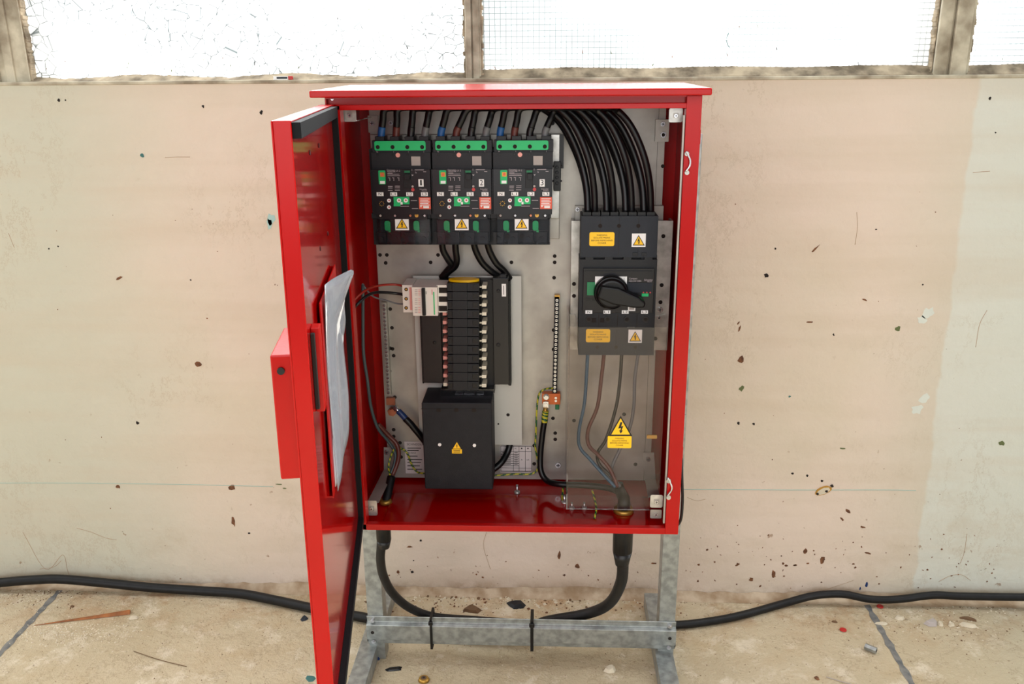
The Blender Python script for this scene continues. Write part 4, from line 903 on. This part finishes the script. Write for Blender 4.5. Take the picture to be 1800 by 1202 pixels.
# outgoing wires of the switch
G0 = at(1096, 898, .006, 2)
for pts, m, w in (([(1033, 620), (1031, 660), (1027, 710), (1018, 755), (1019, 785), (1038, 808), (1062, 835), (1082, 856)], 'w_teal', 'blue'), ([(1062, 620), (1057, 665), (1050, 715), (1034, 755), (1035, 782), (1052, 800), (1072, 824), (1086, 856)], 'w_brown', 'brown'),
                  ([(1093, 620), (1090, 665), (1083, 715), (1066, 770), (1051, 795), (1053, 815), (1072, 835), (1088, 856)], 'w_black', 'black'), ([(1122, 620), (1116, 665), (1114, 715), (1106, 755), (1087, 795), (1076, 820), (1076, 835), (1090, 856)], 'w_grey', 'grey')):
    n_ = len(pts); P = [at(x, y, .145 if i < 5 else .145-.012*(i-4)) for i, (x, y) in enumerate(pts)]
    tag(MB().tube(P, .0038 if m == 'w_brown' else .0034, m, 8, 10).build('phase_wire'), w+' insulated wire curving down from the large switch to the cable gland', 'wire', 'four core wires below the switch')
t = thing('incoming_gland', 'brass gland with a black cable end rising from the cabinet floor behind the clear cover', 'cable gland', (G0.x, G0.y, .005))
q = MB(); q.cyl((G0.x, G0.y, .0055), (G0.x, G0.y, .013), .020, 'brass', .018, 12); q.build('nut', t)
MB().tube([Vector((G0.x, G0.y, .008)), Vector((G0.x, G0.y, .03)), at(1090, 862, .115), at(1087, 850, .118)], lambda s: .0130-.004*s, 'rubber', 8, 14).build('cable_end', t)
wire([(990, 915, .04), (988, 890, .10), (989, 866, .14), (991, 850, .16)], .0022, 'w_green', 'short green and yellow earth tail at the foot of the clear cover, left edge', 'earth_wire', 'w_yellow')
wire([(1045, 912, .045), (1048, 895, .06), (1046, 880, .08), (1041, 862, .10)], .0020, 'w_green', 'short green and yellow earth tail seen through the clear cover', 'earth_wire', 'w_yellow')
# ------------------------------------------------------------------ clear cover
cv = thing('clear_cover', 'clear plastic shield with a yellow lightning sign over the lower right wiring', 'cover', (at(1085, 890, .04).x, .06, at(1085, 894, .04).z))
YV = .040; A = [at(1000, 575, YV), at(1184, 575, YV), at(1166, 880, YV), at(994, 895, YV)]
x0, x1_, z0, z1 = (A[0].x+A[3].x)/2, .268, A[3].z, A[0].z
b = MB(); b.box(x0, x1_, YV, YV+.003, z0, z1, 'clear_cover'); b.build('front_sheet', cv)
b = MB(); b.box(x0-.0001, x0+.0029, YV+.003, .190, z0, z1, 'clear_cover'); b.build('side_flange', cv)
b = MB(); warn_tri(b, 1091, 748.5, 41, YV-.0006); b.rr((1068, 766, 1110, 787.5), YV-.0006, .0005, 'sticker_yellow', 2.5)
for k, t_ in enumerate(('WARNING', 'ISOLATE MAINS', 'BEFORE REMOVING', 'COVER')): b.text(t_, 1089, 770.5+k*4.1, 2.7, YV-.0007, 'ink', wmax=(16, 26, 33, 13)[k])
b.build('warning_sign', cv)['label'] = 'yellow lightning triangle over a yellow printed sticker'
MB().disc(1153, 882, YV, 4.5, .003, 'steel').disc(1153, 882, YV-.003, 2, .001, 'ink').build('fixing_screw', cv)
MB().rr((1137, 765, 1155, 771), YV+.0031, .004, 'brass', 1).build('clip', cv)
for x, y in ((1005, 895), (1027, 895)):
    p = at(x, y, .0053, 2); q = MB(); q.cyl((p.x, p.y, .0053), (p.x, p.y, .020), .0022, 'steel'); q.cyl((p.x, p.y, .0054), (p.x, p.y, .010), .0055, 'galv_bright', n=6); q.build('earth_stud', cab)
# ------------------------------------------------------------------ odds and ends on the floor and sill
ZL = ZF+.0012
def onfloor(px, py): return at(px, py, ZL, 2)
A, B = onfloor(60, 1099), onfloor(229, 1077); b = MB(); d = (B-A).normalized(); s_ = Vector((-d.y, d.x, 0)); n_ = 10
vs = []
for i in range(n_+1):
    t_ = i/n_; w = .0008+.006*t_; h = .0005+.006*t_; c = A.lerp(B, t_)+s_*random.uniform(-.0006, .0006)
    vs += [c-s_*w, c+s_*w, c+s_*w*.7+Vector((0, 0, h)), c-s_*w*.6+Vector((0, 0, h*.9))]
b.add(vs, [(i*4+j, i*4+(j+1) % 4, (i+1)*4+(j+1) % 4, (i+1)*4+j) for i in range(n_) for j in range(4)]+[(3, 2, 1, 0), (n_*4, n_*4+1, n_*4+2, n_*4+3)], 'wood')
tag(b.build('wood_splinter'), 'long pointed brown wood splinter lying on the left floor', 'wood splinter')
for x, y, r, lb in ((1482, 1107, .0085, 'round red plastic disc lying on the open floor at right'), (1547, 1066, .0085, 'red plastic disc lying close under the black floor cable')):
    p = onfloor(x, y); tag(MB().cyl((p.x, p.y, ZL), (p.x, p.y, ZL+.002), r, 'cap_red', r*.9, 20).build('plastic_disc', bevel=.0005), lb, 'disc', 'red discs on the floor')
p = onfloor(1530, 1144); dirn = Vector((.75, -.6, 0)).normalized(); c = Vector((p.x, p.y, ZL+.0068)); b = MB()
b.cyl(c-dirn*.013, c+dirn*.013, .0075, 'galv_stand', n=6, smooth=False); b.cyl(c+dirn*.0131, c+dirn*.0135, .0035, 'hole'); tag(b.build('hex_coupling_nut'), 'long grey hexagonal coupling nut lying beside the dark floor joint', 'nut')
p = onfloor(745, 1195); b = MB(); b.cyl((p.x, p.y, ZL), (p.x, p.y, ZL+.006), .013, 'brass', .010, 20); b.cyl((p.x, p.y, ZL+.006), (p.x, p.y, ZL+.0065), .0065, 'chip_brown', n=16); b.cyl((p.x, p.y, ZL+.0065), (p.x, p.y, ZL+.007), .003, 'hole', n=10)
tag(b.build('rubber_bung'), 'round tan rubber bung lying on the floor under the crossbar', 'bung')
def shard(x, y, r, m, name, lb, cat, asp=1.0, h=.4, ang=0.0):
    p = onfloor(x, y); k = r*pxm(x, y, p.y); n_ = random.randint(6, 9); b = MB(); lo, hi = [], []
    for i in range(n_):
        a_ = 2*math.pi*i/n_; q = k*random.uniform(.7, 1.25); u, v = q*math.cos(a_), q*math.sin(a_)/asp
        u, v = u*math.cos(ang)-v*math.sin(ang), u*math.sin(ang)+v*math.cos(ang)
        lo.append((p.x+u, p.y+v, ZF+.0006)); hi.append((p.x+u*.7, p.y+v*.7, ZF+.001+k*h*random.uniform(.6, 1.3)))
    b.add(lo+hi, [tuple(range(n_-1, -1, -1)), tuple(range(n_, 2*n_))]+[(i, (i+1) % n_, n_+(i+1) % n_, n_+i) for i in range(n_)], m)
    return tag(b.build(name), lb, cat)
random.seed(33)
shard(535, 1087, 7, 'switch_grey', 'stone', 'small dark grey stone on the floor left of the open door', 'stone')
shard(127, 1066, 4, 'chip_brown', 'stone', 'small brown stone near the left floor joint', 'stone')
shard(1637, 1096, 13, 'sticker_plain', 'plaster_piece', 'largest grey plaster piece on the right floor', 'plaster piece', 1.3)
shard(1652, 1097, 6, 'chip_plaster', 'plaster_piece', 'small white plaster piece just right of the largest grey one', 'plaster piece', 1, .7)
shard(1671, 1098, 6, 'chip_plaster', 'plaster_piece', 'round white plaster piece, third along the right floor row', 'plaster piece', 1, .8)
shard(1700, 1099, 14, 'chip_plaster', 'plaster_piece', 'long flat cream plaster flake at the right end of the row', 'plaster piece', 2.4, .3, -.3)
shard(1702, 1088, 16, 'chip_brown', 'wood_chip', 'thin brown wood chip lying behind the cream plaster flake', 'wood chip', 5, .2, -.35)
shard(1548, 1096, 11, 'chip_plaster', 'plaster_piece', 'cream plaster flake lying across the right floor joint', 'plaster piece', 2.6, .3)
shard(1582, 1087, 8, 'chip_plaster', 'plaster_piece', 'pale plaster crumb right of the floor joint', 'plaster piece', 1, .5)
shard(1467, 1093, 5, 'chip_brown', 'wood_chip', 'tiny brown chip just behind the open-floor red disc', 'wood chip', 2.5, .5, -.3)
shard(1436, 1192, 5, 'rust', 'wood_chip', 'tiny red-brown chip at the bottom edge of the right floor', 'wood chip')
shard(235, 1086, 12, 'chip_plaster', 'plaster_piece', 'cream plaster flake beside the thick end of the wood splinter', 'plaster piece', 2.6, .3, .3)
shard(662, 1157, 8, 'heat_blue', 'blue_scrap', 'dark blue scrap lying beside the left foot of the stand', 'scrap', 1.8, .5)
shard(1072, 1177, 11, 'chip_plaster', 'plaster_piece', 'buff crumbly plaster piece below the right end of the crossbar', 'plaster piece', 1.3, .6)
shard(690, 1176, 18, 'rubber', 'dried_leaf', 'curled black dried leaf on the floor below the left crossbar', 'leaf', 3, .12, .15)
shard(828, 1072, 16, 'chip_brown', 'dried_leaf', 'crumpled brown leaf by the wall behind the crossbar, left one', 'leaf', 1.6, .35)
shard(908, 1063, 17, 'case', 'dried_leaf', 'crumpled dark grey leaf by the wall behind the crossbar, right one', 'leaf', 1.6, .35)
shard(545, 1192, 9, 'teal', 'paint_drip', 'flat teal paint splash on the floor beside the door bottom', 'paint splash', 1, .02)
tag(MB().tube([onfloor(235, 1145)+Vector((0, 0, .001)), onfloor(280, 1160)+Vector((0, 0, .001)), onfloor(328, 1172)+Vector((0, 0, .001))], .0008, 'chip_brown', 6, 6).build('thin_twig'), 'thin straight brown twig on the lower left floor', 'twig')
tag(MB().tube([onfloor(1452, 1190)+Vector((0, 0, .001)), onfloor(1475, 1197)+Vector((0, 0, .001)), onfloor(1500, 1204)+Vector((0, 0, .001))], .0009, 'sticker_plain', 6, 6).build('wire_offcut'), 'thin grey wire offcut at the bottom edge of the right floor', 'wire')
random.seed(77); b = MB()
def crumb(x, y, r, m):
    p = onfloor(x, y)
    if p.y > YW-.012: p.y = YW-.012-random.random()*.02
    a0 = random.random()*6; vs = [(p.x+r*math.cos(a0+i*1.57)*random.uniform(.6, 1.2), p.y+r*math.sin(a0+i*1.57)*random.uniform(.6, 1.2), ZF) for i in range(4)]+[(p.x, p.y, ZF+r*random.uniform(.4, .9))]
    b.add(vs, [(0, 1, 4), (1, 2, 4), (2, 3, 4), (3, 0, 4)], m)
for k in range(520):
    m = random.choice(['chip_plaster', 'chip_plaster', 'chip_brown', 'rust'])
    crumb(random.uniform(640, 1200), 1046+abs(random.gauss(0, 16)), random.uniform(.0008, .0062)*random.random()+.001, m)
for k in range(420): crumb(random.gauss(120, 60), random.gauss(1112, 12), random.uniform(.001, .0035), 'chip_plaster')
for k in range(300): crumb(random.gauss(60, 50), random.gauss(1045, 14), random.uniform(.001, .003), random.choice(['chip_plaster', 'chip_brown']))
for k in range(260): crumb(random.gauss(1680, 70), random.gauss(1085, 22), random.uniform(.001, .003), random.choice(['chip_plaster', 'chip_plaster', 'chip_brown']))
for k in range(1100): crumb(random.uniform(-20, 1820), 1040+abs(random.gauss(0, 90)), random.uniform(.0007, .002), random.choice(['chip_plaster', 'chip_brown', 'chip_brown']))
o = tag(b.build('floor_crumbs'), 'plaster crumbs and grit scattered over the concrete floor along the wall', 'debris'); o['kind'] = 'stuff'
# small red-capped cartridge on the sill
b = MB(); p = at(498, 138, YW+.018); k = pxm(498, 138, YW+.018); z0 = ZS+.0017
t = thing('marker_pen', 'tiny white and grey pen with a red end lying on the window sill', 'pen', (p.x, p.y, z0))
MB().box(p.x-17*k, p.x+9*k, p.y-.003, p.y+.003, z0, z0+.0075, 'sticker_white').box(p.x-11*k, p.x+8*k, p.y-.0034, p.y-.003, z0+.002, z0+.006, 'switch_grey').build('barrel', t, bevel=.001)
MB().box(p.x+9*k, p.x+17*k, p.y-.003, p.y+.003, z0, z0+.0078, 'cap_red').build('cap', t, bevel=.001)
